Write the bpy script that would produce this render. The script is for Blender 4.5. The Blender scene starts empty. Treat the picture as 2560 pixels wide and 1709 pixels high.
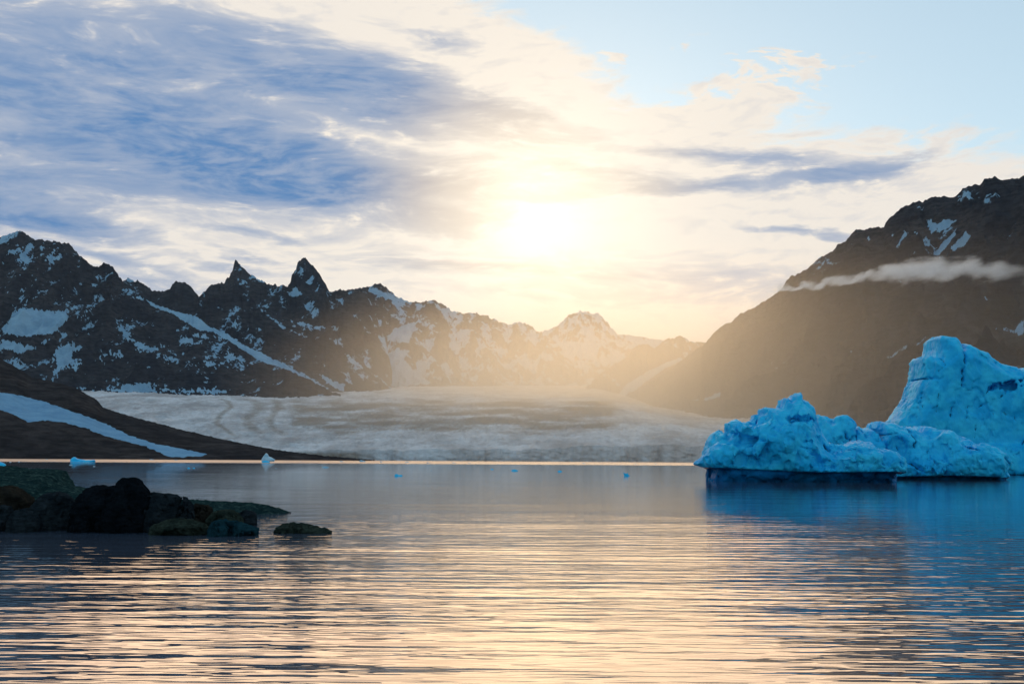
import bpy, math, random
import numpy as np
from mathutils import Matrix, Vector

# ------------------------------------------------------------------ camera
scn = bpy.context.scene
CAMH = 3.0                      # eye height above the water, metres
W0, H0 = 2560.0, 1709.0         # size of the photograph, used to turn pixels into directions
LENS = 40.0
FPX = W0 * LENS / 36.0
PITCH = math.atan((1150 - H0 / 2) / FPX)
ROLL = 0.0057
F = np.array([0, math.cos(PITCH), math.sin(PITCH)])
U0 = np.array([0, -math.sin(PITCH), math.cos(PITCH)])
R0 = np.array([1.0, 0, 0])
R = R0 * math.cos(ROLL) + U0 * math.sin(ROLL)
U = U0 * math.cos(ROLL) - R0 * math.sin(ROLL)
cam_data = bpy.data.cameras.new('camera')
cam_data.lens = LENS; cam_data.sensor_width = 36.0
cam_data.clip_start = 0.1; cam_data.clip_end = 80000
cam = bpy.data.objects.new('camera', cam_data)
scn.collection.objects.link(cam)
m = Matrix.Identity(4)
for i in range(3):
    m[i][0] = R[i]; m[i][1] = U[i]; m[i][2] = -F[i]
m[2][3] = CAMH
cam.matrix_world = m
scn.camera = cam

scn.view_settings.view_transform = 'Standard'
scn.view_settings.look = 'None'
scn.view_settings.exposure = 0.0
scn.view_settings.gamma = 1.0
scn.view_settings.use_curve_mapping = False
scn.cycles.max_bounces = 10
scn.cycles.volume_bounces = 8
scn.cycles.transparent_max_bounces = 8
scn.cycles.sample_clamp_indirect = 6.0
scn.cycles.use_denoising = True
scn.cycles.volume_max_steps = 256

def px_dir(x, y):
    a = (np.asarray(x, float) - W0 / 2) / FPX
    b = -(np.asarray(y, float) - H0 / 2) / FPX
    return F[None, :] + a[..., None] * R[None, :] + b[..., None] * U[None, :] if np.ndim(a) or np.ndim(b) else F + a * R + b * U

def px_azel(x, y):
    d = px_dir(x, y); d = d / np.linalg.norm(d)
    return math.degrees(math.atan2(d[0], d[1])), math.degrees(math.asin(d[2]))

def to_px(P):
    """world points (n,3) -> photograph pixels"""
    q = P - np.array([0, 0, CAMH])
    z = np.maximum(q @ F, 1e-3)
    return W0 / 2 + FPX * (q @ R) / z, H0 / 2 - FPX * (q @ U) / z

def on_water(x, y):
    """point of the water surface seen at a pixel"""
    d = px_dir(float(x), float(y)); t = -CAMH / d[2]
    return np.array([d[0] * t, d[1] * t, 0.0])

def at_depth(x, y, D):
    d = px_dir(float(x), float(y)); t = D / d[1]
    return np.array([d[0] * t, D, CAMH + d[2] * t])

# ------------------------------------------------------------------ sun and sky
SUN_AZ, SUN_EL = px_azel(1350, 545)
SUN_DIR = np.array([math.sin(math.radians(SUN_AZ)) * math.cos(math.radians(SUN_EL)),
                    math.cos(math.radians(SUN_AZ)) * math.cos(math.radians(SUN_EL)),
                    math.sin(math.radians(SUN_EL))])
sun = bpy.data.lights.new('sun', 'SUN')
sun.energy = 2.0; sun.angle = math.radians(60); sun.color = (1.0, 0.60, 0.27)
sun_o = bpy.data.objects.new('sun', sun); scn.collection.objects.link(sun_o)
sun_o.rotation_euler = Vector(SUN_DIR).to_track_quat('Z', 'Y').to_euler()
sun_o.location = (0, 0, 500)

SKY_STRENGTH = 0.08
world = bpy.data.worlds.new('World'); scn.world = world; world.use_nodes = True

class NT:
    """small helper to write node graphs as expressions"""
    def __init__(s, tree): s.t = tree; s.n = tree.nodes; s.l = tree.links
    def new(s, typ, **kw):
        n = s.n.new(typ)
        for k, v in kw.items(): setattr(n, k, v)
        return n
    def put(s, sock, v):
        if isinstance(v, bpy.types.NodeSocket): s.l.new(v, sock)
        else: sock.default_value = v
    def math(s, op, a, b=0.0, c=0.0, clamp=False):
        n = s.new('ShaderNodeMath', operation=op, use_clamp=clamp)
        s.put(n.inputs[0], a); s.put(n.inputs[1], b)
        if len(n.inputs) > 2: s.put(n.inputs[2], c)
        return n.outputs[0]
    def vmath(s, op, a, b=None, scale=None):
        n = s.new('ShaderNodeVectorMath', operation=op)
        s.put(n.inputs[0], a)
        if b is not None: s.put(n.inputs[1], b)
        if scale is not None: s.put(n.inputs['Scale'], scale)
        return n.outputs['Value'] if op in ('DOT_PRODUCT', 'LENGTH') else n.outputs[0]
    def ramp(s, v, a, b, lo=0.0, hi=1.0, smooth=True):
        n = s.new('ShaderNodeMapRange', interpolation_type='SMOOTHSTEP' if smooth else 'LINEAR')
        s.put(n.inputs['Value'], v); n.inputs['From Min'].default_value = a; n.inputs['From Max'].default_value = b
        n.inputs['To Min'].default_value = lo; n.inputs['To Max'].default_value = hi
        return n.outputs[0]
    def noise(s, vec, scale=1.0, detail=4.0, rough=0.5, dist=0.0, typ='FBM', out='Fac', norm=True):
        n = s.new('ShaderNodeTexNoise', noise_dimensions='3D', noise_type=typ)
        if typ == 'FBM': n.normalize = norm
        s.put(n.inputs['Vector'], vec); n.inputs['Scale'].default_value = scale
        n.inputs['Detail'].default_value = detail; n.inputs['Roughness'].default_value = rough
        n.inputs['Distortion'].default_value = dist
        return n.outputs[out]
    def mix(s, f, a, b, blend='MIX'):
        n = s.new('ShaderNodeMix', data_type='RGBA', blend_type=blend)
        s.put(n.inputs[0], f); s.put(n.inputs[6], a); s.put(n.inputs[7], b)
        return n.outputs[2]
    def mapping(s, vec, loc=(0, 0, 0), rot=(0, 0, 0), scale=(1, 1, 1), typ='POINT'):
        n = s.new('ShaderNodeMapping', vector_type=typ)
        s.put(n.inputs['Vector'], vec); n.inputs['Location'].default_value = loc
        n.inputs['Rotation'].default_value = rot; n.inputs['Scale'].default_value = scale
        return n.outputs[0]
    def comb(s, x, y, z=0.0):
        n = s.new('ShaderNodeCombineXYZ')
        s.put(n.inputs[0], x); s.put(n.inputs[1], y); s.put(n.inputs[2], z)
        return n.outputs[0]
    def sep(s, v):
        n = s.new('ShaderNodeSeparateXYZ'); s.put(n.inputs[0], v); return n.outputs

def build_world():
    t = NT(world.node_tree); t.n.clear()
    out = t.new('ShaderNodeOutputWorld'); bg = t.new('ShaderNodeBackground')
    t.l.new(bg.outputs[0], out.inputs[0])
    sky = t.new('ShaderNodeTexSky', sky_type='NISHITA', sun_disc=False)
    sky.sun_elevation = math.radians(SUN_EL); sky.sun_rotation = math.radians(SUN_AZ)
    sky.air_density = 1.0; sky.dust_density = 0.2; sky.ozone_density = 0.7
    d = t.new('ShaderNodeTexCoord').outputs['Generated']
    x, y, z = t.sep(d)
    az = t.math('MULTIPLY', t.math('ARCTAN2', x, y), 57.29578)
    el = t.math('MULTIPLY', t.math('ARCSINE', z), 57.29578)
    P0 = t.comb(az, el)
    # slow, flat-lying turbulence bends every cloud outline
    wv = t.noise(t.mapping(P0, scale=(0.07, 0.28, 1)), 1.0, 2.0, 0.55, out='Color')
    wv = t.vmath('SUBTRACT', wv, (0.5, 0.5, 0.5))
    P1 = t.vmath('ADD', P0, t.vmath('MULTIPLY', wv, (9.0, 2.6, 0)))
    fv = t.noise(t.mapping(P0, loc=(3, 7, 1), rot=(0, 0, math.radians(-6)), scale=(0.30, 1.5, 1)), 1.0, 4.0, 0.62, out='Color')
    fv = t.vmath('SUBTRACT', fv, (0.5, 0.5, 0.5))
    P = t.vmath('ADD', P1, t.vmath('MULTIPLY', fv, (3.4, 0.9, 0)))
    tex = t.noise(t.mapping(P1, loc=(11, 3, 2), rot=(0, 0, math.radians(-7)), scale=(0.16, 0.85, 1)), 1.0, 5.0, 0.6)
    tex2 = t.noise(t.mapping(P1, loc=(1, 9, 5), rot=(0, 0, math.radians(5)), scale=(0.55, 1.9, 1)), 1.0, 5.0, 0.6)

    def blobs(lst, vec):
        acc = None
        for (cx, cy, rx, ry, rot, w) in lst:
            a, e = px_azel(cx, cy)
            k = 1 / 49.6
            mp = t.mapping(vec, loc=(a, e, 0), rot=(0, 0, math.radians(-rot)), scale=(rx * k * 1.55, ry * k * 1.55, 1), typ='TEXTURE')
            g = t.new('ShaderNodeTexGradient', gradient_type='SPHERICAL')
            t.l.new(mp, g.inputs[0])
            acc = t.math('MULTIPLY', g.outputs['Fac'], w) if acc is None else t.math('MULTIPLY_ADD', g.outputs['Fac'], w, acc)
        return acc
    dark = blobs([
        (330, 250, 760, 210, 7, 0.55), (60, 230, 480, 190, 4, 0.9), (520, 190, 420, 110, 8, 0.85), (900, 215, 330, 70, 16, 1.4), (1170, 285, 240, 50, 13, 0.75),
        (330, 340, 520, 120, 6, 0.65), (700, 430, 400, 60, 9, 2.5), (880, 455, 210, 34, 6, 0.5), (360, 440, 300, 60, 5, 0.4),
        (90, 512, 240, 32, 11, 2.4), (-250, 420, 350, 120, 6, 1.0),
        (600, 255, 330, 26, 6, -0.55), (880, 345, 300, 18, 7, -0.6), (120, 395, 220, 26, 4, -0.5), (430, 120, 190, 40, 20, -0.3),
        (300, 632, 170, 13, 9, 0.85), (640, 637, 80, 13, 8, 0.85), (420, 700, 190, 24, 2, 0.9), (600, 565, 110, 11, 6, 0.5),
        (620, 668, 160, 8, 6, 0.5),
        (1940, 400, 290, 34, 7, 0.62), (2080, 438, 190, 26, -10, 0.5), (1760, 474, 330, 14, -3, 0.75), (1530, 468, 230, 22, 3, 0.55),
        (2020, 571, 150, 8, 3, 0.85), (1190, 478, 230, 22, 6, 0.8), (1420, 430, 200, 16, 4, 0.4), (1330, 300, 150, 26, 9, 0.45), (1050, 85, 95, 20, 9, 0.6),
        (1720, 380, 200, 14, 3, 0.4), (2190, 400, 120, 12, -12, 0.5),
        (1130, 655, 190, 22, 5, 0.55), (1560, 690, 520, 52, 3, 0.42), (1250, 742, 250, 15, 2, 0.3), (1020, 400, 150, 30, 4, 0.35),
    ], P)
    dark = t.math('MULTIPLY', dark, t.ramp(tex, 0.26, 0.70, 0.4, 1.45))
    dark = t.math('ADD', dark, t.math('MULTIPLY', t.math('SUBTRACT', tex2, 0.52), t.ramp(dark, -0.1, 0.8, 0.7, 3.2)))
    thick = t.math('SUBTRACT', 1.0, t.math('EXPONENT', t.math('MULTIPLY', t.math('MAXIMUM', dark, 0.0), -1.55)))
    thick = t.math('MULTIPLY', thick, t.ramp(tex2, 0.3, 0.7, 1.12, 0.80))

    # edge of the cloud deck: clear air to the upper right
    def line(p, q):
        a1, e1 = px_azel(*p); a2, e2 = px_azel(*q)
        n = np.array([-(e2 - e1), (a2 - a1)]); n /= np.linalg.norm(n)
        return (float(n[0]), float(n[1]), 0.0), -float(n[0] * a1 + n[1] * e1)
    n1, c1 = line((1175, -40), (1545, 250))     # clear to the right of it
    n2, c2 = line((1420, 225), (2560, 385))     # clear above it
    d1 = t.math('ADD', t.vmath('DOT_PRODUCT', P, n1), c1)
    d2 = t.math('ADD', t.vmath('DOT_PRODUCT', P, n2), c2)
    clear = t.math('SMOOTH_MIN', d1, d2, 0.8)
    clear = t.math('SUBTRACT', clear, t.math('MULTIPLY', t.math('SUBTRACT', tex2, 0.5), 3.0))
    thin = blobs([(1810, 118, 120, 30, -4, 2.6), (2030, 160, 190, 34, -2, 2.8), (1900, 240, 260, 40, -10, 2.6), (1520, 152, 40, 10, 0, 2.0),
                  (1690, 150, 60, 12, 0, 1.4), (1700, 275, 150, 34, -8, 2.4), (2330, 330, 200, 30, 3, 0.8)], P)
    clear = t.math('SUBTRACT', clear, t.math('MULTIPLY', thin, t.ramp(tex2, 0.3, 0.7, 0.3, 1.5)))
    cover = t.ramp(clear, 0.9, -0.55, 0.02, 1.0)
    # the bank of cloud stands in front; the sky behind the camera is open
    cover = t.math('MULTIPLY', cover, t.ramp(t.math('ABSOLUTE', az), 45, 110, 1, 0))
    cover = t.math('MULTIPLY', cover, t.ramp(el, 32, 60, 1, 0))

    ca = t.vmath('DOT_PRODUCT', d, tuple(float(v) for v in SUN_DIR))
    ang = t.math('MULTIPLY', t.math('ARCCOSINE', t.math('MINIMUM', ca, 0.99999)), 57.29578)
    g1 = t.math('EXPONENT', t.math('MULTIPLY', t.math('POWER', t.math('DIVIDE', ang, 5.5), 2.0), -1.0))
    g2 = t.math('EXPONENT', t.math('DIVIDE', ang, -9.0))
    lit = t.vmath('ADD', t.vmath('SCALE', (1.0, 0.86, 0.60), scale=t.math('MULTIPLY', g1, 0.28)),
                  t.vmath('SCALE', (0.30, 0.20, 0.06), scale=g2))
    core = t.math('EXPONENT', t.math('MULTIPLY', t.math('POWER', t.math('DIVIDE', ang, 2.2), 2.0), -1.0))
    lit = t.vmath('ADD', lit, t.vmath('SCALE', (0.45, 0.32, 0.15), scale=core))
    lit = t.vmath('ADD', lit, (0.86, 0.81, 0.75))              # thin cloud, light passes straight through
    shade_far = (0.11, 0.25, 0.50, 1)
    shade_near = (0.80, 0.66, 0.52, 1)
    shade = t.mix(t.ramp(ang, 3.0, 11.0), shade_near, shade_far)
    cloud = t.mix(t.math('MULTIPLY', thick, t.ramp(ang, 0.5, 7.0, 0.6, 0.95)), lit, shade)
    cloud = t.vmath('SCALE', cloud, scale=1.0 / SKY_STRENGTH)
    lifted_sky = t.vmath('ADD', sky.outputs[0], tuple(v / SKY_STRENGTH for v in (0.27, 0.37, 0.42)))      # even pale light added over the whole sky to brighten shaded ice
    col = t.mix(cover, lifted_sky, cloud)
    bg.inputs['Strength'].default_value = SKY_STRENGTH
    t.l.new(col, bg.inputs['Color'])
build_world()
world.cycles.sampling_method = 'MANUAL'; world.cycles.sample_map_resolution = 512

# ------------------------------------------------------------------ helpers
RNG = np.random.default_rng(7)
PERM = RNG.permutation(256).astype(np.int32); PERM = np.concatenate([PERM, PERM, PERM])
GRAD = RNG.normal(size=(256, 3)).astype(np.float32); GRAD /= np.linalg.norm(GRAD, axis=1)[:, None]

GX, GY, GZ = (np.ascontiguousarray(GRAD[:, k]) for k in range(3))

def _pn(x, y, z):
    xi = np.floor(x); yi = np.floor(y); zi = np.floor(z)
    fx = x - xi; fy = y - yi; fz = z - zi
    xi = xi.astype(np.int32) & 255; yi = yi.astype(np.int32) & 255; zi = zi.astype(np.int32) & 255
    u = fx * fx * (3 - 2 * fx); v = fy * fy * (3 - 2 * fy); w = fz * fz * (3 - 2 * fz)
    res = 0
    for i in (0, 1):
        wx = u if i else 1 - u
        pi = PERM[xi + i]
        for j in (0, 1):
            wy = wx * (v if j else 1 - v)
            pj = PERM[pi + yi + j] + zi
            for k in (0, 1):
                g = PERM[pj + k]
                res = res + wy * (w if k else 1 - w) * (GX[g] * (fx - i) + GY[g] * (fy - j) + GZ[g] * (fz - k))
    return res

def pnoise(x, y, z):
    """gradient noise, about -0.7..0.7"""
    x, y, z = np.broadcast_arrays(np.float32(x), np.float32(y), np.float32(z))
    sh = x.shape; n = x.size
    if n < 40000: return _pn(x, y, z)
    x, y, z = x.ravel(), y.ravel(), z.ravel()
    out = np.empty(n, np.float32)
    for a in range(0, n, 24000):
        b = a + 24000; out[a:b] = _pn(x[a:b], y[a:b], z[a:b])
    return out.reshape(sh)

def fbm(x, y, z=0.0, octv=4, gain=0.5, lac=2.03):
    a, s, r = 1.0, 1.0, 0
    for o in range(octv):
        r = r + a * pnoise(x * s + 17.3 * o, y * s - 9.1 * o, z * s + 4.7 * o); a *= gain; s *= lac
    return r

def ridged(x, y, z=0.0, octv=4, gain=0.5, lac=2.1):
    a, s, r, t = 1.0, 1.0, 0, 0
    for o in range(octv):
        n = 1 - np.abs(pnoise(x * s + 31.7 * o, y * s + 5.3 * o, z * s - 8.9 * o)) * 2.2
        r = r + a * n * np.abs(n); t += a; a *= gain; s *= lac
    return r / t          # about -0.2..1

def sstep(a, b, v):
    t = np.clip((v - a) / (b - a), 0, 1); return t * t * (3 - 2 * t)

def raw_mesh(name, V, Q, smooth=True):
    V = np.ascontiguousarray(V, np.float32); Q = np.ascontiguousarray(Q, np.int32)
    k = Q.shape[1]
    me = bpy.data.meshes.new(name)
    me.vertices.add(len(V)); me.vertices.foreach_set('co', V.ravel())
    me.loops.add(Q.size); me.loops.foreach_set('vertex_index', Q.ravel())
    me.polygons.add(len(Q)); me.polygons.foreach_set('loop_start', np.arange(0, Q.size, k, dtype=np.int32))
    try: me.polygons.foreach_set('loop_total', np.full(len(Q), k, np.int32))
    except Exception: pass
    me.polygons.foreach_set('use_smooth', np.full(len(Q), smooth, bool))
    me.update(calc_edges=True)
    return me

def attr(me, name, a):
    at = me.attributes.new(name, 'FLOAT', 'POINT'); at.data.foreach_set('value', np.ascontiguousarray(a, np.float32).ravel())

def link(name, me, mat=None, parent=None):
    o = bpy.data.objects.new(name, me); scn.collection.objects.link(o)
    if mat is not None: me.materials.append(mat)
    if parent is not None: o.parent = parent
    return o

def tag(o, label=None, cat=None, group=None, kind=None):
    for k, v in (('label', label), ('category', cat), ('group', group), ('kind', kind)):
        if v: o[k] = v
    return o

def grid_quads(nr, nc):
    i = np.arange(nr * nc).reshape(nr, nc)
    return np.stack([i[:-1, :-1], i[1:, :-1], i[1:, 1:], i[:-1, 1:]], -1).reshape(-1, 4)

def in_poly(px, py, poly):
    """signed distance in pixels to a polygon, positive inside"""
    P = np.array(poly, float); Qn = np.roll(P, -1, 0)
    ins = np.zeros(px.shape, bool); dmin = np.full(px.shape, 1e9)
    for (x1, y1), (x2, y2) in zip(P, Qn):
        c = ((y1 > py) != (y2 > py)) & (px < (x2 - x1) * (py - y1) / ((y2 - y1) if y2 != y1 else 1e-9) + x1)
        ins ^= c
        ex, ey = x2 - x1, y2 - y1
        tt = np.clip(((px - x1) * ex + (py - y1) * ey) / max(ex * ex + ey * ey, 1e-9), 0, 1)
        dmin = np.minimum(dmin, (px - x1 - tt * ex) ** 2 + (py - y1 - tt * ey) ** 2)
    dmin = np.sqrt(dmin)
    return np.where(ins, dmin, -dmin)

def surface_nets(f, org, h):
    """closed mesh of the zero level of f (inside > 0) on a regular grid"""
    s = f > 0
    nx, ny, nz = f.shape
    cnt = np.zeros((nx - 1, ny - 1, nz - 1), np.int8)
    sl = lambda a, i, j, k: a[i:nx - 1 + i, j:ny - 1 + j, k:nz - 1 + k]
    for i in (0, 1):
        for j in (0, 1):
            for k in (0, 1): cnt += sl(s, i, j, k)
    act = (cnt > 0) & (cnt < 8)
    ci = np.argwhere(act)
    idx = np.full(act.shape, -1, np.int32); idx[act] = np.arange(len(ci))
    acc = np.zeros((len(ci), 3)); n = np.zeros(len(ci))
    co = [(i, j, k) for i in (0, 1) for j in (0, 1) for k in (0, 1)]
    for a in co:
        for b in co:
            if sum(b) - sum(a) == 1 and all(q >= p for p, q in zip(a, b)):
                fa = f[ci[:, 0] + a[0], ci[:, 1] + a[1], ci[:, 2] + a[2]]; fb = f[ci[:, 0] + b[0], ci[:, 1] + b[1], ci[:, 2] + b[2]]
                m_ = (fa > 0) != (fb > 0)
                t_ = np.where(m_, fa / np.where(m_, fa - fb, 1), 0)
                p = np.array(a)[None] + t_[:, None] * (np.array(b) - np.array(a))[None]
                acc += p * m_[:, None]; n += m_
    V = (ci + acc / n[:, None]) * h + np.array(org)
    quads = []
    for ax in range(3):
        d = [0, 0, 0]; d[ax] = 1
        s0 = s[:nx - d[0], :ny - d[1], :nz - d[2]]; s1 = s[d[0]:, d[1]:, d[2]:]
        e = np.argwhere(s0 != s1)
        o1, o2 = [(1, 2), (2, 0), (0, 1)][ax]
        ok = (e[:, o1] > 0) & (e[:, o2] > 0) & (e[:, o1] < f.shape[o1] - 1) & (e[:, o2] < f.shape[o2] - 1)
        e = e[ok]
        flip = s0[e[:, 0], e[:, 1], e[:, 2]]
        def cell(a, b):
            c = e.copy(); c[:, o1] -= a; c[:, o2] -= b; return idx[c[:, 0], c[:, 1], c[:, 2]]
        q = np.stack([cell(1, 1), cell(0, 1), cell(0, 0), cell(1, 0)], -1)
        q[~flip] = q[~flip][:, ::-1]
        quads.append(q)
    return V, np.concatenate(quads)

# ------------------------------------------------------------------ materials
def mat_new(name):
    mt = bpy.data.materials.new(name); mt.use_nodes = True
    t = NT(mt.node_tree); b = t.n['Principled BSDF']
    return mt, t, b

def pos(t): return t.new('ShaderNodeNewGeometry').outputs['Position']
def at_(t, name):
    return t.new('ShaderNodeAttribute', attribute_name=name).outputs['Fac']

def m_terrain(name, rock_a, rock_b, snow_c, sc=0.004, rough=0.9):
    mt, t, b = mat_new(name)
    p = pos(t)
    n = t.noise(p, sc, 8, 0.65)
    n2 = t.noise(t.mapping(p, scale=(1, 1, 3.5)), sc * 4, 6, 0.6)
    rock = t.mix(t.ramp(n, 0.35, 0.65), rock_a, rock_b)
    rock = t.mix(t.ramp(n2, 0.35, 0.68, 0.0, 0.8), rock, (rock_a[0] * .45, rock_a[1] * .45, rock_a[2] * .45, 1))
    s = at_(t, 'snow')
    fine = t.noise(p, sc * 9, 6, 0.7)
    s = t.math('ADD', s, t.math('MULTIPLY', t.math('SUBTRACT', fine, 0.5), 0.8))
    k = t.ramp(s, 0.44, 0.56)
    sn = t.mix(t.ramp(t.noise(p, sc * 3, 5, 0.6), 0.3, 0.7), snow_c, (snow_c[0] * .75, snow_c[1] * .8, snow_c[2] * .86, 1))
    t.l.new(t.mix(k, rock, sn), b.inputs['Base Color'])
    b.inputs['Roughness'].default_value = rough
    b.inputs['Specular IOR Level'].default_value = 0.0
    bp = t.new('ShaderNodeBump'); bp.inputs['Distance'].default_value = 22; bp.inputs['Strength'].default_value = 0.8
    t.l.new(n2, bp.inputs['Height']); t.l.new(bp.outputs[0], b.inputs['Normal'])
    return mt

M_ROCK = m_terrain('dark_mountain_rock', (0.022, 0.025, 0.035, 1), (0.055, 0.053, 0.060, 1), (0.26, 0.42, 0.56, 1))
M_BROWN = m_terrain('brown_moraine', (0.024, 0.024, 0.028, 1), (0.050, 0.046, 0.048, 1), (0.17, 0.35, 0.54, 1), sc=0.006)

# ------------------------------------------------------------------ water
def m_water():
    mt, t, b = mat_new('fjord_water')
    p = pos(t)
    x, y, z = t.sep(p)
    dist = t.vmath('LENGTH', p)
    far = t.ramp(dist, 700, 1100)                      # breeze roughens the far end of the fjord
    near = t.ramp(dist, 160, 25)
    h1 = t.noise(t.mapping(p, rot=(0, 0, math.radians(4)), scale=(0.30, 1.5, 1)), 1.0, 3, 0.5)
    h2 = t.noise(t.mapping(p, rot=(0, 0, math.radians(-7)), scale=(0.55, 2.2, 1)), 1.0, 2, 0.5)
    h3 = t.noise(t.mapping(p, rot=(0, 0, math.radians(3)), scale=(0.045, 0.17, 1)), 1.0, 2, 0.5)
    patch = t.ramp(t.noise(t.mapping(p, scale=(0.012, 0.03, 1)), 1.0, 3, 0.5), 0.35, 0.65, 0.55, 1.25)
    h = t.math('ADD', t.math('MULTIPLY', h1, 0.085), t.math('ADD', t.math('MULTIPLY', h2, 0.016), t.math('MULTIPLY', h3, 0.17)))
    amp = t.math('MULTIPLY', patch, t.math('MULTIPLY', t.ramp(dist, 16, 95, 0.80, 0.19), t.ramp(dist, 85, 260, 1.0, 0.7)))
    bp = t.new('ShaderNodeBump'); bp.inputs['Strength'].default_value = 1.0; bp.inputs['Distance'].default_value = 1.0
    t.l.new(t.math('MULTIPLY', h, amp), bp.inputs['Height'])
    t.l.new(bp.outputs[0], b.inputs['Normal'])
    b.inputs['Base Color'].default_value = (0.040, 0.062, 0.100, 1)      # glacial flour clouds the water
    b.inputs['IOR'].default_value = 1.333
    t.put(b.inputs['Roughness'], t.math('ADD', t.math('MULTIPLY', far, 0.30), 0.03))
    return mt

def build_water():
    V = np.array([[-16000, -4000, 0], [16000, -4000, 0], [16000, 24000, 0], [-16000, 24000, 0]], float)
    o = link('water', raw_mesh('water', V, np.array([[0, 1, 2, 3]])), m_water())
    tag(o, 'calm rippled fjord water reflecting the sunset sky', kind='structure')
build_water()

# ------------------------------------------------------------------ mountains
def lerp_line(xs, pts, k):
    a = np.array(pts, float); return np.interp(xs, a[:, 0], a[:, k])

def mountain(name, label, crest, base, mat, ncol, nrow, power=1.25, spur=(150, 55, 16), wave=(700, 230, 60), stretch=3.0,
             jag=1.0, snow_fn=None, snow_bias=0.0, seed=0.0, back=0.8, bench=0.0):
    """crest: (px, py, depth) along the skyline; base: (px, depth, height) of the foot in front of it"""
    x0, x1 = crest[0][0], crest[-1][0]
    xs = np.linspace(x0, x1, ncol)
    cy = lerp_line(xs, crest, 1); D = lerp_line(xs, crest, 2)
    Db = lerp_line(xs, base, 1); zb = lerp_line(xs, base, 2)
    cy = cy + jag * (fbm(xs / 8.0, seed, 0.3, 4, 0.6) * 6.5 + ridged(xs / 22.0, seed + 3, 0.1, 2) * -5.0 + 2.5)
    dirs = px_dir(xs, cy)
    t = D / dirs[:, 1]
    cx = dirs[:, 0] * t; cz = CAMH + dirs[:, 2] * t
    # azimuth slope of each column in plan
    sl = cx / D
    v = np.linspace(0, 1, nrow) ** 1.25
    vb = -np.linspace(1, 0, max(10, nrow // 8), endpoint=False)
    vv = np.concatenate([vb, v])[:, None]
    dep = np.where(vv >= 0, D + (Db - D) * vv, D + (D - Db) * back * (-vv))
    fr = np.clip(1 - np.abs(vv), 0, 1)
    prof = fr ** power
    z = zb + (cz - zb) * prof
    z = np.where(vv < 0, cz + (np.minimum(zb, 50) - cz) * (1 - fr ** 1.1), z)
    X = sl[None, :] * dep
    s = X
    wx = s + 120 * fbm(s / 900 + seed, dep / 900, 0.2, 3); wd = dep + 200 * fbm(s / 800, dep / 800 + seed, 1.7, 2)
    n1 = ridged(wx / wave[0] + seed, wd / (wave[0] * stretch), 0.5, 3)
    n2 = ridged(wx / wave[1] + seed * 2, wd / (wave[1] * stretch), z / 900, 4)
    n3 = fbm(s / wave[2], dep / (wave[2] * 1.6), z / 130, 4)
    env = np.clip(np.abs(vv) * 5, 0, 1) * np.clip((1 - np.abs(vv)) * 4, 0.0, 1)
    rel = np.clip((cz - zb) / 900.0, 0.12, 1.3)[None, :]
    dz = 1.35 * (spur[0] * (n1 - 0.55) + spur[1] * (n2 - 0.5)) * env + 1.8 * spur[2] * n3 * np.clip(np.abs(vv) * 30, 0.15, 1) * np.clip((1 - vv) * 8, 0.1, 1)
    z2 = z + dz * rel
    if bench: z2 = z2 + bench * rel * env * np.sin(z2 / 34.0 + 3 * n1)
    z2 = np.maximum(z2, zb * 0 - 40)
    P = np.stack([X, dep, z2], -1)
    nr = len(vv)
    me = raw_mesh(name, P.reshape(-1, 3), grid_quads(nr, ncol)[:, ::-1])
    # where snow can lie: hollows, gentle ground, and the fields the photograph shows
    gz = np.gradient(z2, axis=0) / np.maximum(np.abs(np.gradient(dep, axis=0)), 1e-3)
    slope = np.clip(np.abs(gz), 0, 4)
    sn = 0.30 - 0.55 * (n2 - 0.45) - 0.20 * (slope - 0.8) + 0.75 * fbm(s / 130 + seed, dep / 420, z2 / 150, 5, 0.65) + snow_bias + 0.05
    if snow_fn is not None:
        px, py = to_px(P.reshape(-1, 3))
        sn = snow_fn(px.reshape(z2.shape), py.reshape(z2.shape), sn, P)
    attr(me, 'snow', np.clip(sn, -0.5, 1.5))
    o = link(name, me, mat)
    tag(o, label, kind='structure')
    return o

def c1(pts, D=None):     # from the enlarged crop of the left massif back to photograph pixels
    return [(p[0] * 0.40187, 540 + p[1] * 0.40187) + tuple(p[2:]) for p in pts]
def c2(pts): return [(700 + p[0] * 0.46829, 600 + p[1] * 0.46829) + tuple(p[2:]) for p in pts]
def c3(pts): return [(1700 + p[0] * 0.38273, 400 + p[1] * 0.38273) + tuple(p[2:]) for p in pts]

def patches(px, py, sn, polys, ragged, inside=0.95, soft=7.0, cap=1e9):
    for pl in polys:
        d = np.minimum(in_poly(px, py, pl), cap) + ragged
        sn = np.maximum(sn, -0.2 + (inside + 0.2) * sstep(-soft, soft, d))
    return sn

# far pale ridge behind everything
mountain('mountain_far_pale', 'faint pale far ridge lost in the bright haze',
         [(1380, 925, 19500), (1440, 875, 19500), (1520, 838, 19500), (1560, 836, 19500), (1640, 848, 19500), (1760, 868, 19500), (1900, 890, 19500), (2100, 900, 19500)],
         [(1380, 17500, 500), (2100, 17500, 500)], M_ROCK, 220, 60, snow_bias=0.55, seed=8.2, jag=0.5)
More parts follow.
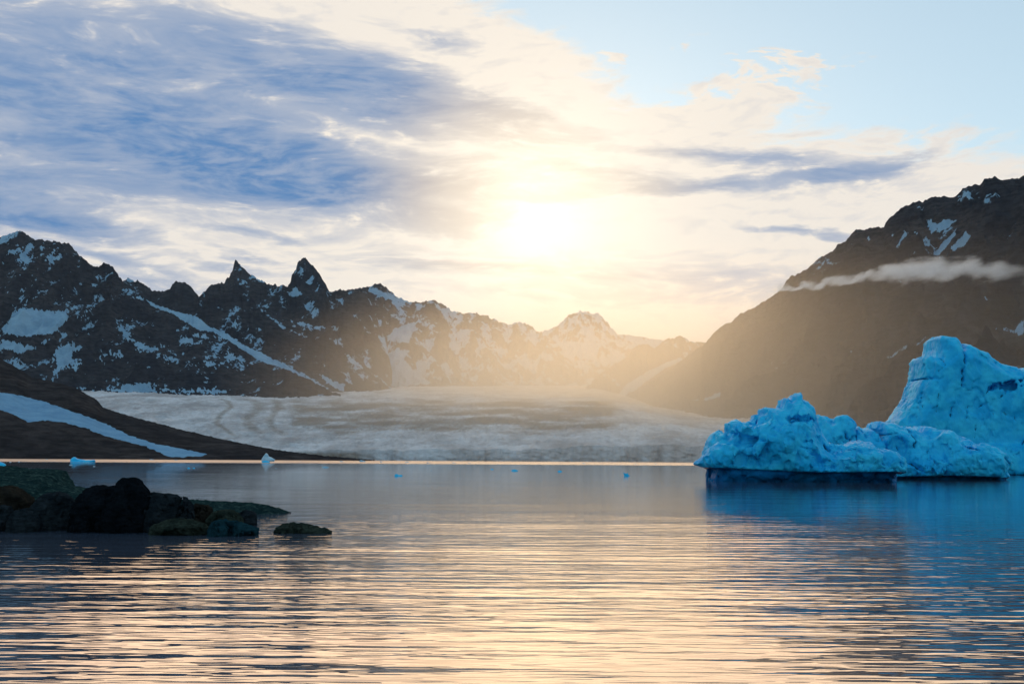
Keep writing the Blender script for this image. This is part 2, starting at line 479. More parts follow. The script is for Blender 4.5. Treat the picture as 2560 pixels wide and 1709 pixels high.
# dome-shaped snowy mountain at the head of the valley
mountain('mountain_dome', 'pale snow-covered dome mountain at the head of the valley',
         c2([(1300, 520, 16000), (1430, 480, 16000), (1500, 445, 16000), (1540, 402, 16000), (1600, 380, 16000), (1660, 387, 16000), (1700, 391, 16000), (1740, 432, 16000),
             (1800, 500, 15800), (1812, 516, 15600), (1860, 538, 15200), (1912, 552, 14800), (1990, 600, 14500), (2100, 660, 14500)]),
         [(1300, 12500, 760), (1560, 12500, 760), (1690, 12500, 760)], M_ROCK, 300, 140, snow_bias=0.22, seed=3.1, power=1.1,
         snow_fn=lambda px, py, sn, P: patches(px, py, sn, [c2([(1370, 505), (1480, 535), (1600, 545), (1720, 545), (1680, 640), (1560, 640), (1500, 570)])], 6 * fbm(px / 14, py / 14)))
# snow-streaked massif right of the needles
def snow_D(px, py, sn, P):
    r = 9 * fbm(px / 16, py / 12, 0.4, 5, 0.65)
    return patches(px, py, sn, [
        c2([(270, 460), (470, 455), (440, 520), (470, 590), (560, 615), (700, 580), (660, 640), (760, 720), (820, 770), (600, 790), (480, 700), (380, 600)]),
        c2([(610, 475), (740, 430), (700, 510), (690, 550), (560, 540)]),
        c2([(440, 265), (500, 250), (580, 290), (640, 320), (600, 330), (520, 300)]),
        c2([(960, 620), (1060, 690), (1020, 690), (950, 640)]),
        c2([(1390, 690), (1480, 765), (1460, 768), (1400, 720)])], r)
mountain('mountain_snowy_middle', 'hazy snow-streaked massif with small glaciers right of the needle peaks',
         c2([(180, 420, 11500), (395, 292, 11800), (412, 262, 11800), (450, 251, 11900), (500, 241, 12000), (525, 233, 12000), (560, 246, 12000), (600, 275, 12000), (640, 311, 12000),
             (700, 331, 12000), (760, 336, 12000), (820, 321, 12000), (860, 336, 12100), (910, 376, 12200), (970, 390, 12300), (1040, 390, 12400), (1100, 401, 12500),
             (1160, 430, 12600), (1220, 450, 12700), (1280, 438, 12700), (1330, 456, 12700), (1370, 482, 12700), (1480, 540, 12400), (1560, 610, 12000), (1640, 660, 11500), (1720, 730, 11000), (1800, 790, 10700)]),
         [(700, 9000, 420), (1000, 9500, 480), (1400, 9900, 520), (1560, 9900, 520)], M_ROCK, 560, 260, snow_fn=snow_D, snow_bias=0.10, seed=1.7, spur=(230, 70, 18))
# ridge with the two needle peaks
def snow_C(px, py, sn, P):
    r = 7 * fbm(px / 9, py / 9, 2.4, 5, 0.65)
    return patches(px, py, sn - 0.10, [
        c1([(1900, 410), (1940, 375), (1960, 390), (1920, 430)]), c1([(1790, 470), (1840, 440), (1880, 480), (1830, 515)]),
        c1([(1950, 480), (1985, 430), (1975, 470)]), c1([(1570, 370), (1600, 380), (1660, 420), (1620, 415)]),
        c1([(2080, 510), (2130, 520), (2130, 550)])], r, soft=4)
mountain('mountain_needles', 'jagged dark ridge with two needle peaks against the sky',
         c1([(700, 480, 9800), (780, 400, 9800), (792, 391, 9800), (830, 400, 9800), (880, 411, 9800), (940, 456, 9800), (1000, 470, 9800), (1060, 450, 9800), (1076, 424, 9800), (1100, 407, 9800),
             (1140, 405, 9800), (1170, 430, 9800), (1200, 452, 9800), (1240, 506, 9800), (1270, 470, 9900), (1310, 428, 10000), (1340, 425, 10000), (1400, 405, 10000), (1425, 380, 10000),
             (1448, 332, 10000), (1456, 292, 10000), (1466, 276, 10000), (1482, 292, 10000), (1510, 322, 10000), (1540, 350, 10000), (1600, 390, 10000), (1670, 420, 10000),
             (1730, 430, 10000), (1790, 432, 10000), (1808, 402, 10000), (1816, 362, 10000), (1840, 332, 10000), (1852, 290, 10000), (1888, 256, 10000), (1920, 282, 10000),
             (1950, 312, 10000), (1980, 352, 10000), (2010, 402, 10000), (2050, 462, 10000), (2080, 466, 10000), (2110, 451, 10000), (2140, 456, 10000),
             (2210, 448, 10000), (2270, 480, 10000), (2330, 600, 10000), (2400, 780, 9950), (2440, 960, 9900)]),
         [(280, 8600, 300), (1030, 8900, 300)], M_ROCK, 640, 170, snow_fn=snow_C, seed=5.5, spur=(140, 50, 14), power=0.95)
def snow_C1(px, py, sn, P):
    r = 8 * fbm(px / 12, py / 10, 7.4, 5, 0.65)
    return patches(px, py, sn - 0.10, [
        c1([(1860, 1040), (2060, 1095), (1880, 1095), (1840, 1060)]), c1([(1640, 590), (1760, 680), (1860, 735), (1740, 690)]),
        c1([(1980, 980), (2140, 1050), (2140, 1095), (2060, 1060)]),
        c2([(90, 440), (200, 440), (300, 400), (330, 380), (210, 470), (120, 460)]), c2([(340, 600), (470, 690), (440, 690), (360, 640)]),
        c2([(0, 640), (120, 710), (280, 800), (120, 780), (60, 720)])], r, soft=4)
mountain('mountain_spur', 'dark rock spur below the needle peaks falling into the haze',
         [(440, 800, 8300)] + c1([(1240, 500, 8400), (1350, 490, 8400), (1450, 481, 8400), (1560, 510, 8400), (1650, 590, 8400), (1800, 640, 8500), (1950, 680, 8600), (2050, 690, 8600)])
         + c2([(300, 500, 8700), (400, 600, 8800), (470, 680, 8900), (560, 760, 8900), (610, 795, 8900), (660, 810, 8900)]),
         [(440, 6900, 200), (830, 7400, 250), (1010, 8000, 300)], M_ROCK, 480, 240, snow_fn=snow_C1, seed=9.3, spur=(120, 60, 14), power=1.1)
# small hills at the mouth of the right side valley
mountain('hill_rear_right', 'hazy rounded hill behind the small snowy hill on the right',
         c2([(1850, 720, 10600), (1930, 620, 10600), (2000, 577, 10600), (2060, 531, 10600), (2140, 513, 10600), (2200, 540, 10600), (2262, 545, 10600), (2360, 620, 10600), (2500, 700, 10600)]),
         [(1560, 9500, 560), (1900, 9500, 560)], M_ROCK, 240, 110, seed=2.9, snow_bias=-0.1, spur=(90, 40, 12))
def snow_G(px, py, sn, P):
    r = 4 * fbm(px / 12, py / 12, 3.4, 4)
    return patches(px, py, sn, [c2([(1780, 850), (1850, 770), (1960, 700), (2040, 660), (2140, 620), (2150, 640), (2050, 690), (1980, 740), (1900, 800), (1840, 840)])], r, soft=5)
mountain('hill_front_right', 'small snow-streaked hill at the foot of the right mountain',
         c2([(1540, 870, 8900), (1600, 830, 8900), (1650, 772, 8900), (1700, 722, 9000), (1760, 672, 9200), (1830, 641, 9300), (1870, 602, 9300), (1900, 562, 9300), (1950, 554, 9300), (2000, 577, 9300),
             (2060, 610, 9200), (2150, 625, 9100), (2250, 660, 9000), (2400, 760, 9000)]),
         [(1420, 8300, 300), (1620, 8000, 250), (1850, 7700, 250)], M_ROCK, 320, 160, snow_fn=snow_G, seed=6.1, snow_bias=-0.30, spur=(120, 55, 14))
# big left massif
def snow_B(px, py, sn, P):
    r = 9 * fbm(px / 15, py / 12, 9.4, 5, 0.65) + 7 * fbm((px - 0.6 * py) / 5, (py + 0.6 * px) / 12, 1.4, 4, 0.6)
    big = [c1([(20, 700), (60, 640), (100, 575), (180, 565), (300, 590), (430, 585), (420, 640), (370, 700), (330, 740), (250, 740), (150, 745), (80, 740), (30, 730)]),
           c1([(0, 780), (80, 770), (160, 810), (330, 750), (300, 780), (180, 830), (110, 860), (60, 830), (0, 840)]),
           c1([(380, 730), (430, 725), (400, 770), (370, 780)])]
    mid = [c1([(330, 860), (400, 770), (450, 790), (520, 815), (460, 860), (500, 920), (470, 960), (420, 930), (380, 960), (340, 1030), (310, 1020), (350, 930)]),
           c1([(610, 825), (660, 850), (770, 840), (760, 870), (640, 870), (650, 920), (620, 890)]),
           c1([(730, 665), (760, 675), (800, 740), (860, 790), (980, 820), (975, 838), (880, 835), (790, 770), (745, 715)]),
           c1([(980, 860), (1060, 890), (1120, 885), (1110, 905), (1040, 900), (990, 880)]), c1([(1110, 770), (1160, 755), (1240, 795), (1180, 800), (1130, 795)]),
           c1([(1000, 800), (1080, 850), (1170, 855), (1090, 865)]), c1([(1150, 910), (1250, 915), (1330, 905), (1400, 930), (1320, 930), (1200, 935)]),
           c1([(1280, 880), (1440, 860), (1560, 910), (1480, 900), (1380, 890)]), c1([(1210, 745), (1300, 745), (1390, 775), (1300, 765)]),
           c1([(275, 270), (330, 200), (360, 200), (340, 250), (395, 240), (330, 290), (305, 320)]), c1([(110, 270), (160, 200), (190, 150), (215, 170), (190, 250), (150, 315)]),
           c1([(60, 215), (110, 185), (120, 220), (90, 235)]), c1([(230, 190), (270, 170), (265, 210)]), c1([(25, 140), (70, 105), (110, 95), (60, 130), (30, 155)]),
           c1([(590, 370), (640, 370), (610, 395)]), c1([(590, 500), (640, 490), (630, 540)]), c1([(800, 450), (850, 500), (890, 520), (830, 500)]), c1([(10, 265), (30, 265), (25, 320)]),
           c1([(480, 650), (560, 580), (520, 620)]), c1([(470, 1065), (700, 1075), (900, 1020), (960, 1070), (1040, 1060), (1180, 1085), (1340, 1075), (1420, 1098), (700, 1100)])]
    cou = [c1([(885, 503), (960, 545), (1100, 590), (1230, 625), (1310, 690), (1420, 730), (1520, 800), (1650, 860), (1780, 920), (1920, 1010), (1935, 1022), (1760, 945), (1620, 905),
               (1540, 850), (1460, 800), (1330, 720), (1250, 715), (1180, 680), (1080, 610), (960, 570)])]
    fleck = [c1([(560, 640), (760, 620), (1000, 700), (1250, 720), (1560, 900), (1500, 980), (1100, 960), (700, 900)]), c1([(0, 120), (400, 160), (560, 320), (500, 560), (0, 560)]),
             c1([(270, 880), (560, 960), (640, 1030), (300, 1050)])]
    base = sn - 0.16
    base = patches(px, py, base, big, r, 0.9, 6)
    base = patches(px, py, base, mid, r * 1.7, 0.80, 6)
    base = patches(px, py, base, fleck, r * 1.2 + 26 * fbm((px - 0.4 * py) / 26, (py + 0.3 * px) / 9, 3.3, 5, 0.6) - 12.0, 0.8, 5, cap=0.0)
    return patches(px, py, base, cou, r * 0.35, 1.0, 4)
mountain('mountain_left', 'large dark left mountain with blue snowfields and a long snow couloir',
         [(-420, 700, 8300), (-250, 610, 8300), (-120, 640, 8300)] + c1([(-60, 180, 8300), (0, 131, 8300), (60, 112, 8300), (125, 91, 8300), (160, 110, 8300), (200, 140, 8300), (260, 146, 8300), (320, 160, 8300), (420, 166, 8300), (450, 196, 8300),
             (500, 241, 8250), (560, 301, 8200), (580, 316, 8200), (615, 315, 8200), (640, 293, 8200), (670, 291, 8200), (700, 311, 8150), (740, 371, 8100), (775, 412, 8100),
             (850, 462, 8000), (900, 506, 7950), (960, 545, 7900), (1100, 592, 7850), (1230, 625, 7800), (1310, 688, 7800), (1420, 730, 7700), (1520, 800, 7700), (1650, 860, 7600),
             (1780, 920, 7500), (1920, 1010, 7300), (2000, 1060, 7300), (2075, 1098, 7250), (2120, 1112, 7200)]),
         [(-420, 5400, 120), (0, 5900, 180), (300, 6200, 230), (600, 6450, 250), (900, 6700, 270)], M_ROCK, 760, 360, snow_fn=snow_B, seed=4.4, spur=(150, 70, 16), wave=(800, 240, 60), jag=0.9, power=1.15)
# right mountain
def snow_H(px, py, sn, P):
    r = 4 * fbm(px / 13, py / 13, 6.4, 5, 0.6) + 4 * fbm((px + py * 0.85) / 5, (px - py) / 40, 1.4, 3)
    pl = [c3([(1610, 390), (1640, 385), (1680, 420), (1720, 385), (1770, 385), (1800, 400), (1720, 470), (1690, 490), (1680, 455), (1640, 480), (1625, 440)]),
          c3([(1640, 625), (1700, 560), (1760, 490), (1815, 455), (1810, 480), (1740, 570), (1690, 615)]), c3([(1770, 560), (1830, 500), (1870, 460), (1880, 480), (1910, 490), (1850, 560), (1790, 595), (1760, 580)]),
          c3([(1690, 640), (1750, 605), (1720, 645)]), c3([(1410, 580), (1450, 490), (1455, 455), (1500, 452), (1490, 480), (1440, 550)]),
          c3([(1800, 238), (1850, 226), (1900, 228), (1925, 258), (1880, 262), (1870, 245)]), c3([(1910, 235), (1980, 245), (2025, 262), (2030, 282), (1990, 280), (1985, 258)]),
          c3([(1215, 520), (1235, 490), (1245, 530), (1225, 545)]), c3([(1370, 490), (1390, 465), (1400, 500), (1375, 510)]), c3([(1530, 450), (1560, 480), (1550, 495), (1525, 470)]),
          c3([(2050, 1095), (2120, 1090), (2180, 1110), (2247, 1040), (2247, 1140), (2200, 1140), (2130, 1115)]), c3([(1975, 880), (2000, 890), (2025, 930), (1995, 915)]),
          c3([(1310, 1290), (1360, 1280), (1490, 1208), (1380, 1300)]), c3([(1505, 1230), (1615, 1150), (1540, 1220)]), c3([(540, 1188), (620, 1140), (590, 1170)]),
          c3([(2170, 1370), (2200, 1340), (2190, 1370)]), c3([(80, 1568), (200, 1540), (275, 1505), (260, 1550), (180, 1568)]), c3([(1100, 1255), (1155, 1235), (1120, 1258)])]
    return patches(px, py, np.where(py < 720, sn - 0.26, sn - 0.45), pl, r * 1.3, 0.85, 5)
mountain('mountain_right', 'massive dark right mountain slope with snow gullies above a drifting cloud',
         c2([(1780, 852, 8600), (1900, 802, 8400), (2000, 742, 8100), (2080, 690, 7900), (2150, 640, 7700), (2250, 560, 7400)]) +
         c3([(100, 1258, 7100), (150, 1210, 7000), (200, 1152, 6900), (260, 1092, 6800), (350, 1042, 6700), (400, 1001, 6600), (480, 966, 6500), (560, 921, 6400), (640, 861, 6300), (690, 800, 6300),
             (720, 761, 6250), (820, 721, 6200), (850, 691, 6150), (900, 646, 6100), (1000, 591, 6000), (1030, 551, 6000), (1080, 531, 5950), (1110, 491, 5900), (1150, 456, 5900), (1190, 455, 5850),
             (1270, 441, 5800), (1330, 439, 5750), (1350, 396, 5700), (1400, 360, 5700), (1440, 311, 5700), (1500, 291, 5650), (1600, 266, 5600), (1650, 236, 5600), (1700, 240, 5550), (1800, 236, 5500),
             (1830, 206, 5500), (1880, 166, 5450), (1960, 160, 5400), (1990, 126, 5400), (2060, 113, 5400), (2110, 135, 5350), (2140, 131, 5350), (2247, 105, 5300), (2400, 40, 5200), (2700, 60, 5000), (3300, 200, 4600)]),
         [(1530, 7800, 280), (1700, 6100, 160), (1900, 4500, 30), (2150, 3400, 10), (2560, 2700, -20), (3000, 2300, -20)], M_ROCK, 760, 330, snow_fn=snow_H, seed=7.7,
         spur=(190, 85, 18), wave=(900, 230, 50), jag=0.8, power=1.25, stretch=2.2, bench=3)

# near brown slope on the left shore with a tongue of ice
def snow_A(px, py, sn, P):
    r = 3 * fbm(px / 15, py / 15, 2.2, 4) + 2.5 * fbm(px / 40, py / 3, 1.4, 3)
    return patches(px, py, np.minimum(sn - 0.5, 0.2), [c1([(-300, 1030), (0, 1095), (150, 1120), (300, 1160), (440, 1210), (560, 1250), (700, 1310), (800, 1360), (950, 1410), (1100, 1440), (1300, 1481),
        (1230, 1495), (1060, 1500), (900, 1430), (700, 1382), (560, 1330), (400, 1287), (270, 1270), (170, 1280), (100, 1240), (0, 1205), (-300, 1150)])], r, 1.0, 3)
mountain('hillside_left', 'brown moraine hillside on the left shore crossed by a blue ice tongue',
         [(-420, 770, 3900)] + c1([(-400, 700, 3800), (0, 882, 3700), (200, 1000, 3600), (450, 1060, 3500), (600, 1140, 3450), (640, 1190, 3400), (800, 1240, 3300), (1100, 1320, 3200),
             (1400, 1390, 3050), (1700, 1450, 2900), (2000, 1488, 2850), (2140, 1500, 2830), (2330, 1516, 2800)]),
         [(-420, 2300, -4), (400, 2550, -4), (700, 2650, -4), (940, 2760, -4)], M_BROWN, 520, 220, snow_fn=snow_A, seed=11.3, spur=(26, 16, 6), wave=(420, 120, 30), jag=0.35, power=1.0)

# ------------------------------------------------------------------ glacier
def m_glacier():
    mt, t, b = mat_new('glacier_ice')
    p = pos(t)
    n = t.noise(t.mapping(p, scale=(1, 0.35, 1)), 0.006, 7, 0.65)
    n2 = t.noise(t.mapping(p, scale=(1, 0.5, 1)), 0.03, 8, 0.78)
    mor = at_(t, 'moraine')
    c = t.mix(t.ramp(n, 0.35, 0.68), (0.62, 0.65, 0.70, 1), (0.36, 0.355, 0.37, 1))
    c = t.mix(t.ramp(n2, 0.42, 0.72, 0, 0.6), c, (0.27, 0.26, 0.28, 1))
    mk = t.math('MULTIPLY', t.ramp(t.math('ADD', mor, t.math('MULTIPLY', t.math('SUBTRACT', n2, 0.5), 0.5)), 0.3, 0.8), 0.8)
    c = t.mix(mk, c, (0.24, 0.20, 0.165, 1))
    t.l.new(c, b.inputs['Base Color'])
    b.inputs['Roughness'].default_value = 0.8; b.inputs['Specular IOR Level'].default_value = 0.0
    bp = t.new('ShaderNodeBump'); bp.inputs['Distance'].default_value = 8; bp.inputs['Strength'].default_value = 0.6
    t.l.new(n2, bp.inputs['Height']); t.l.new(bp.outputs[0], b.inputs['Normal'])
    return mt

def build_glacier():
    ncol, nrow = 700, 420
    xs = np.linspace(60, 2700, ncol)
    # front wall foot, depth by column, and the far margin
    Df = np.interp(xs, [60, 700, 1000, 1500, 1900, 2250], [3700, 3500, 3450, 3300, 3150, 3050]) + 60 * fbm(xs / 90, 0.5, 0.1, 4) + 22 * fbm(xs / 14, 1.5, 0.1, 3)
    Dt = np.interp(xs, [60, 300, 700, 830, 1000, 1250, 1480, 1600, 1750, 1900, 2250], [6800, 6800, 7300, 7800, 9400, 10300, 10200, 8600, 7000, 5600, 4400])
    yt = np.interp(xs, [60, 200, 500, 700, 830, 1000, 1250, 1480, 1560, 1650, 1800, 1950, 2250], [955, 966, 976, 981, 977, 964, 961, 962, 985, 1010, 1034, 1048, 1075])
    d = px_dir(xs, yt); tt = Dt / d[:, 1]
    sl = d[:, 0] * tt / Dt; zt = CAMH + d[:, 2] * tt
    zf = np.interp(xs, [60, 700, 900, 1300, 1700, 2250], [26, 26, 30, 34, 48, 60]) * (1 + 0.25 * fbm(xs / 60, 4.4, 0.2, 4))
    nf = 40
    w = np.linspace(0, 1, nrow - nf)[:, None]
    dep = Df + 14 + (Dt + 150 - Df) * w ** 1.1
    z = zf + (zt - zf) * (w ** 1.1) ** 0.92
    f = np.linspace(0, 1, nf)[:, None]
    depf = Df + 14 * f ** 2 + 0 * f; zfr = -6 + (zf + 6) * f
    X = sl[None] * dep
    cre = ridged(X / 130, dep / 60, 0.3, 4)                     # crevasse fields across the flow
    cre2 = ridged(X / 45, dep / 26, 2.3, 3)
    und = fbm(X / 700, dep / 900, 0.2, 3)
    edge = np.clip(w * 10, 0, 1) * np.clip((1 - w) * 10, 0, 1)
    z = z + edge * 26 * und + np.clip(w * 30, 0.3, 1) * (17 * (cre - .5) + 10 * (cre2 - .5))
    X2 = sl[None] * depf
    depf = depf + 9 * fbm(X2 / 18, zfr / 14, 3.3, 4) * np.clip(f * 4, 0, 1) * np.clip((1 - f) * 4, 0.2, 1)
    P = np.concatenate([np.stack([X2, depf, zfr], -1), np.stack([X, dep, z], -1)], 0)
    me = raw_mesh('glacier', P.reshape(-1, 3), grid_quads(nrow, ncol))
    px, py = to_px(P.reshape(-1, 3))
    px = px.reshape(nrow, ncol); py = py.reshape(nrow, ncol)
    mo = np.zeros((nrow, ncol))
    # medial moraines: S-shaped dark bands riding down the ice
    def band(pts, wd, s):
        a = np.array(pts, float); cx = np.interp(py, a[:, 1], a[:, 0])
        return s * np.exp(-((px - cx + 6 * fbm(px / 30, py / 12, 1.1, 3)) / wd) ** 2) * sstep(a[0, 1] - 8, a[0, 1] + 12, py) * sstep(a[-1, 1] + 14, a[-1, 1] - 10, py)
    L1 = c1([(1330, 1120), (1420, 1150), (1440, 1185), (1370, 1240), (1345, 1290), (1430, 1345), (1470, 1370)])
    L2 = c1([(1500, 1120), (1600, 1155), (1610, 1200), (1540, 1260), (1560, 1310), (1630, 1360)])
    L3 = c1([(1680, 1120), (1730, 1160), (1735, 1200), (1680, 1260), (1690, 1310), (1770, 1362)])
    mo += band(L1, 15, 0.65) + band(L2, 30, 0.6) + band(L3, 19, 0.6)
    big = sstep(0, 60, px - 690) * sstep(0, 120, 1620 - px) * sstep(985, 1010, py) * sstep(1105, 1060, py + 25 * fbm(px / 150, 2.2, 0.3, 3))
    mo += 0.85 * big * (0.75 + 0.9 * fbm(px / 120, py / 9, 5.1, 4))
    mo += 0.8 * sstep(1118, 1138, py) * sstep(980, 860, px)
    attr(me, 'moraine', np.clip(mo, 0, 1.2))
    o = link('glacier', me, m_glacier())
    tag(o, 'broad crevassed tidewater glacier filling the valley floor behind the fjord', kind='structure')
build_glacier()

# ------------------------------------------------------------------ carved solids: icebergs and boulders
def c4(pts): return [(1700 + p[0] * 0.38273, 820 + p[1] * 0.38273) + tuple(p[2:]) for p in pts]
def c5(pts): return [(p[0] * 0.36611, 1120 + p[1] * 0.36611) + tuple(p[2:]) for p in pts]

def seg_dist(x, z, line):
    d = np.full(np.broadcast(x, z).shape, 1e9)
    for (x1, z1), (x2, z2) in zip(line[:-1], line[1:]):
        ex, ez = x2 - x1, z2 - z1
        tt = np.clip(((x - x1) * ex + (z - z1) * ez) / max(ex * ex + ez * ez, 1e-9), 0, 1)
        d = np.minimum(d, np.hypot(x - x1 - tt * ex, z - z1 - tt * ez))
    return d

def solid(outline, yc, T, Rr, h, p=2.0, depth_z=-1.5, balls=(), cracks=(), lo=(1.0, 3.0), mid=(0.0, 1.0), fine=(0.1, 0.5), facets=None, notch=None, seed=0.0, asym=1.0, edge=0.25, lean=0.0, crease=None, planes=0):
    """closed solid whose outline, seen from the front, follows the photograph; T is its half depth in metres.
    balls: (px, py, dy, rx, rz, ry, sign) swellings and hollows;  cracks: (points, half width m, depth m)"""
    W = np.array([at_depth(a, b, yc) for a, b in outline])
    poly = [(w[0], w[2]) for w in W]
    x0, x1 = W[:, 0].min() - 4 * h - 0.6 * lo[0], W[:, 0].max() + 4 * h + 0.6 * lo[0]
    z0, z1 = depth_z - 3 * h, W[:, 2].max() + 4 * h + 0.6 * lo[0]
    y0, y1 = -T * asym * 1.35 - 4 * h, T * 1.35 + 4 * h
    for b in balls:
        if b[6] > 0: y0 = min(y0, b[2] - b[5] - 4 * h)
    gx = np.arange(x0, x1, h, dtype=np.float32); gy = np.arange(y0, y1, h, dtype=np.float32); gz = np.arange(z0, z1, h, dtype=np.float32)
    X2, Z2 = np.meshgrid(gx, gz, indexing='ij')
    d2 = in_poly(X2, Z2, poly).astype(np.float32)
    X, Y, Z = np.meshgrid(gx, gy, gz, indexing='ij')
    Y = Y + lean * np.maximum(Z, 0)
    tt = np.where(Y < 0, np.abs(Y) / (T * asym), np.abs(Y) / T)
    f = np.minimum(d2[:, None, :], Rr) - Rr * tt ** p
    f = np.minimum(f, Z - depth_z)
    for (bx, by, dy, rx, rz, ry, sg) in balls:
        c = at_depth(bx, by, yc)
        k = 0.35 * min(rx, rz, ry)
        bx_ = [slice(*np.searchsorted(g_, (o_ - 1.6 * r_, o_ + 1.6 * r_))) for g_, o_, r_ in ((gx, c[0], rx), (gy, dy, ry), (gz, c[2], rz))]
        bx_ = tuple(bx_); full = f; f = full[bx_]
        q = np.sqrt(((X[bx_] - c[0]) / rx) ** 2 + ((Y[bx_] - dy) / ry) ** 2 + ((Z[bx_] - c[2]) / rz) ** 2)
        g = (1 - q) * min(rx, rz, ry)
        if sg > 0:
            hh = np.clip(0.5 + 0.5 * (g - f) / k, 0, 1); f = f * (1 - hh) + g * hh + k * hh * (1 - hh)
        else:
            g = -g; hh = np.clip(0.5 - 0.5 * (g - f) / k, 0, 1); f = f * (1 - hh) + g * hh - k * hh * (1 - hh)
        full[bx_] = f; f = full
    if planes:
        rg = np.random.default_rng(int(seed * 10) + 3)
        xc_, zc_ = 0.5 * (W[:, 0].min() + W[:, 0].max()), 0.45 * W[:, 2].max()
        ax, az_ = 0.5 * np.ptp(W[:, 0]), 0.6 * W[:, 2].max()
        for _ in range(planes):
            n_ = np.array([rg.uniform(-1, 1), rg.uniform(-1.3, -0.5), rg.uniform(-0.25, 1.0)]); n_ /= np.linalg.norm(n_)
            g = rg.uniform(0.74, 0.97) - (n_[0] * (X - xc_) / ax + n_[1] * Y / T + n_[2] * (Z - zc_) / az_)
            f = np.minimum(f, g * min(ax, az_, T))
    if notch is not None:
        pts, nd = notch
        nz = np.interp(gx, [at_depth(a, b, yc)[0] for a, b in pts], [at_depth(a, b, yc)[2] for a, b in pts])[:, None, None]
        f = np.minimum(f, np.where(Z < nz, f - nd * sstep(0.0, 0.45, nz - Z), f))
    amp = lo[0] + mid[0] + fine[0]
    ny = Y / (T * 1.0)
    m_ = np.abs(f) < amp * 0.8 + (facets[0] if facets else 0) * 0.6 + 2.5 * h + (max(c_[2] for c_ in cracks) if cracks else 0)
    xm, ym, zm = X[m_], Y[m_], Z[m_]
    fm = f[m_]
    keep = edge + (1 - edge) * sstep(0.0, 1.2 * lo[0] + 0.2, np.broadcast_to(d2[:, None, :], f.shape)[m_])   # hold the outline
    fm = fm + keep * lo[0] * (fbm(xm / lo[1] + seed, ym / lo[1], zm / lo[1] - seed, 2))
    if mid[0]: fm = fm + keep * mid[0] * (np.abs(fbm(xm / mid[1] + seed * 3, ym / mid[1] + 5, zm / mid[1], 2)) * 2 - 0.5)
    if facets:
        fa, fs = facets
        fm = fm + fa * keep * (np.floor(3 * fbm(xm / fs + seed, ym / fs, zm / (fs * 1.5), 2) + 0.5) / 3 - 0.3 * ridged(xm / fs, ym / fs + seed, zm / (fs * 1.2), 2))
    nb = np.abs(fm) < fine[0] + 2.5 * h
    fm[nb] += fine[0] * fbm(xm[nb] / fine[1], ym[nb] / fine[1] + seed, zm[nb] / fine[1], 4, 0.6)
    if crease:
        ca, cs, cw, cst = crease
        nn = fbm(xm[nb] / cs + 3 * seed, ym[nb] / cs, zm[nb] / (cs * cst), 3)
        fm[nb] -= ca * np.exp(-(nn / cw) ** 2) * sstep(-0.05, 0.25, fbm(xm[nb] / (cs * 2.5), ym[nb] / (cs * 2.5), zm[nb] / (cs * 2.5) + 2 * seed, 2))
    front = ym < 0.25 * T
    ck_lines = []
    for (pts, wd, dp) in cracks:
        ln = [(lambda w: (w[0], w[2]))(at_depth(a, b, yc)) for a, b in pts]
        ck_lines.append((ln, wd))
        dd = seg_dist(xm, zm, ln)
        nr_ = front & (dd < 5 * wd)
        wob = np.clip(0.75 + 1.3 * fbm(xm[nr_] / (2.2 * wd), zm[nr_] / (3.5 * wd), seed, 3), 0.12, 1.6)
        dx_ = seg_dist(xm[nr_] + 1.1 * wd * fbm(xm[nr_] / (3 * wd), zm[nr_] / (3 * wd), 1.1 + seed, 2), zm[nr_], ln)
        fm[nr_] -= dp * wob * np.exp(-(dx_ / (wd * wob)) ** 2)
    f[m_] = fm
    f[:, :, 0] = -1; f[:, :, -1] = -1; f[:, 0] = -1; f[:, -1] = -1; f[0] = -1; f[-1] = -1
    V, Q = surface_nets(f, (x0, y0, z0), h)
    V[:, 1] -= lean * np.maximum(V[:, 2], 0)
    V[:, 1] += yc
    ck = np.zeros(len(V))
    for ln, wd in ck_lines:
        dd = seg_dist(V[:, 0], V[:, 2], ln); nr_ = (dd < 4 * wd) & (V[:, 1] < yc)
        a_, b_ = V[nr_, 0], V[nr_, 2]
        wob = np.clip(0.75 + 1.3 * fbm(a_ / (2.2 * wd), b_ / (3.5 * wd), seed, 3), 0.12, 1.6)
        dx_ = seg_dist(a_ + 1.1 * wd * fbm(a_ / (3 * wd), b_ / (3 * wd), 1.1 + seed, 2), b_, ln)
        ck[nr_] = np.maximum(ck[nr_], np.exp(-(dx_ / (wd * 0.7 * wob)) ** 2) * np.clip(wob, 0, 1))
    return V, Q, ck

def sub_mesh(name, V, Q, keep):
    q = Q[keep]; u, inv = np.unique(q, return_inverse=True)
    return raw_mesh(name, V[u], inv.reshape(q.shape)), u

def thing(name, label, cat, loc, group=None):
    o = bpy.data.objects.new(name, None); scn.collection.objects.link(o)
    o.location = loc; o.empty_display_size = 0.5
    tag(o, label, cat, group); return o

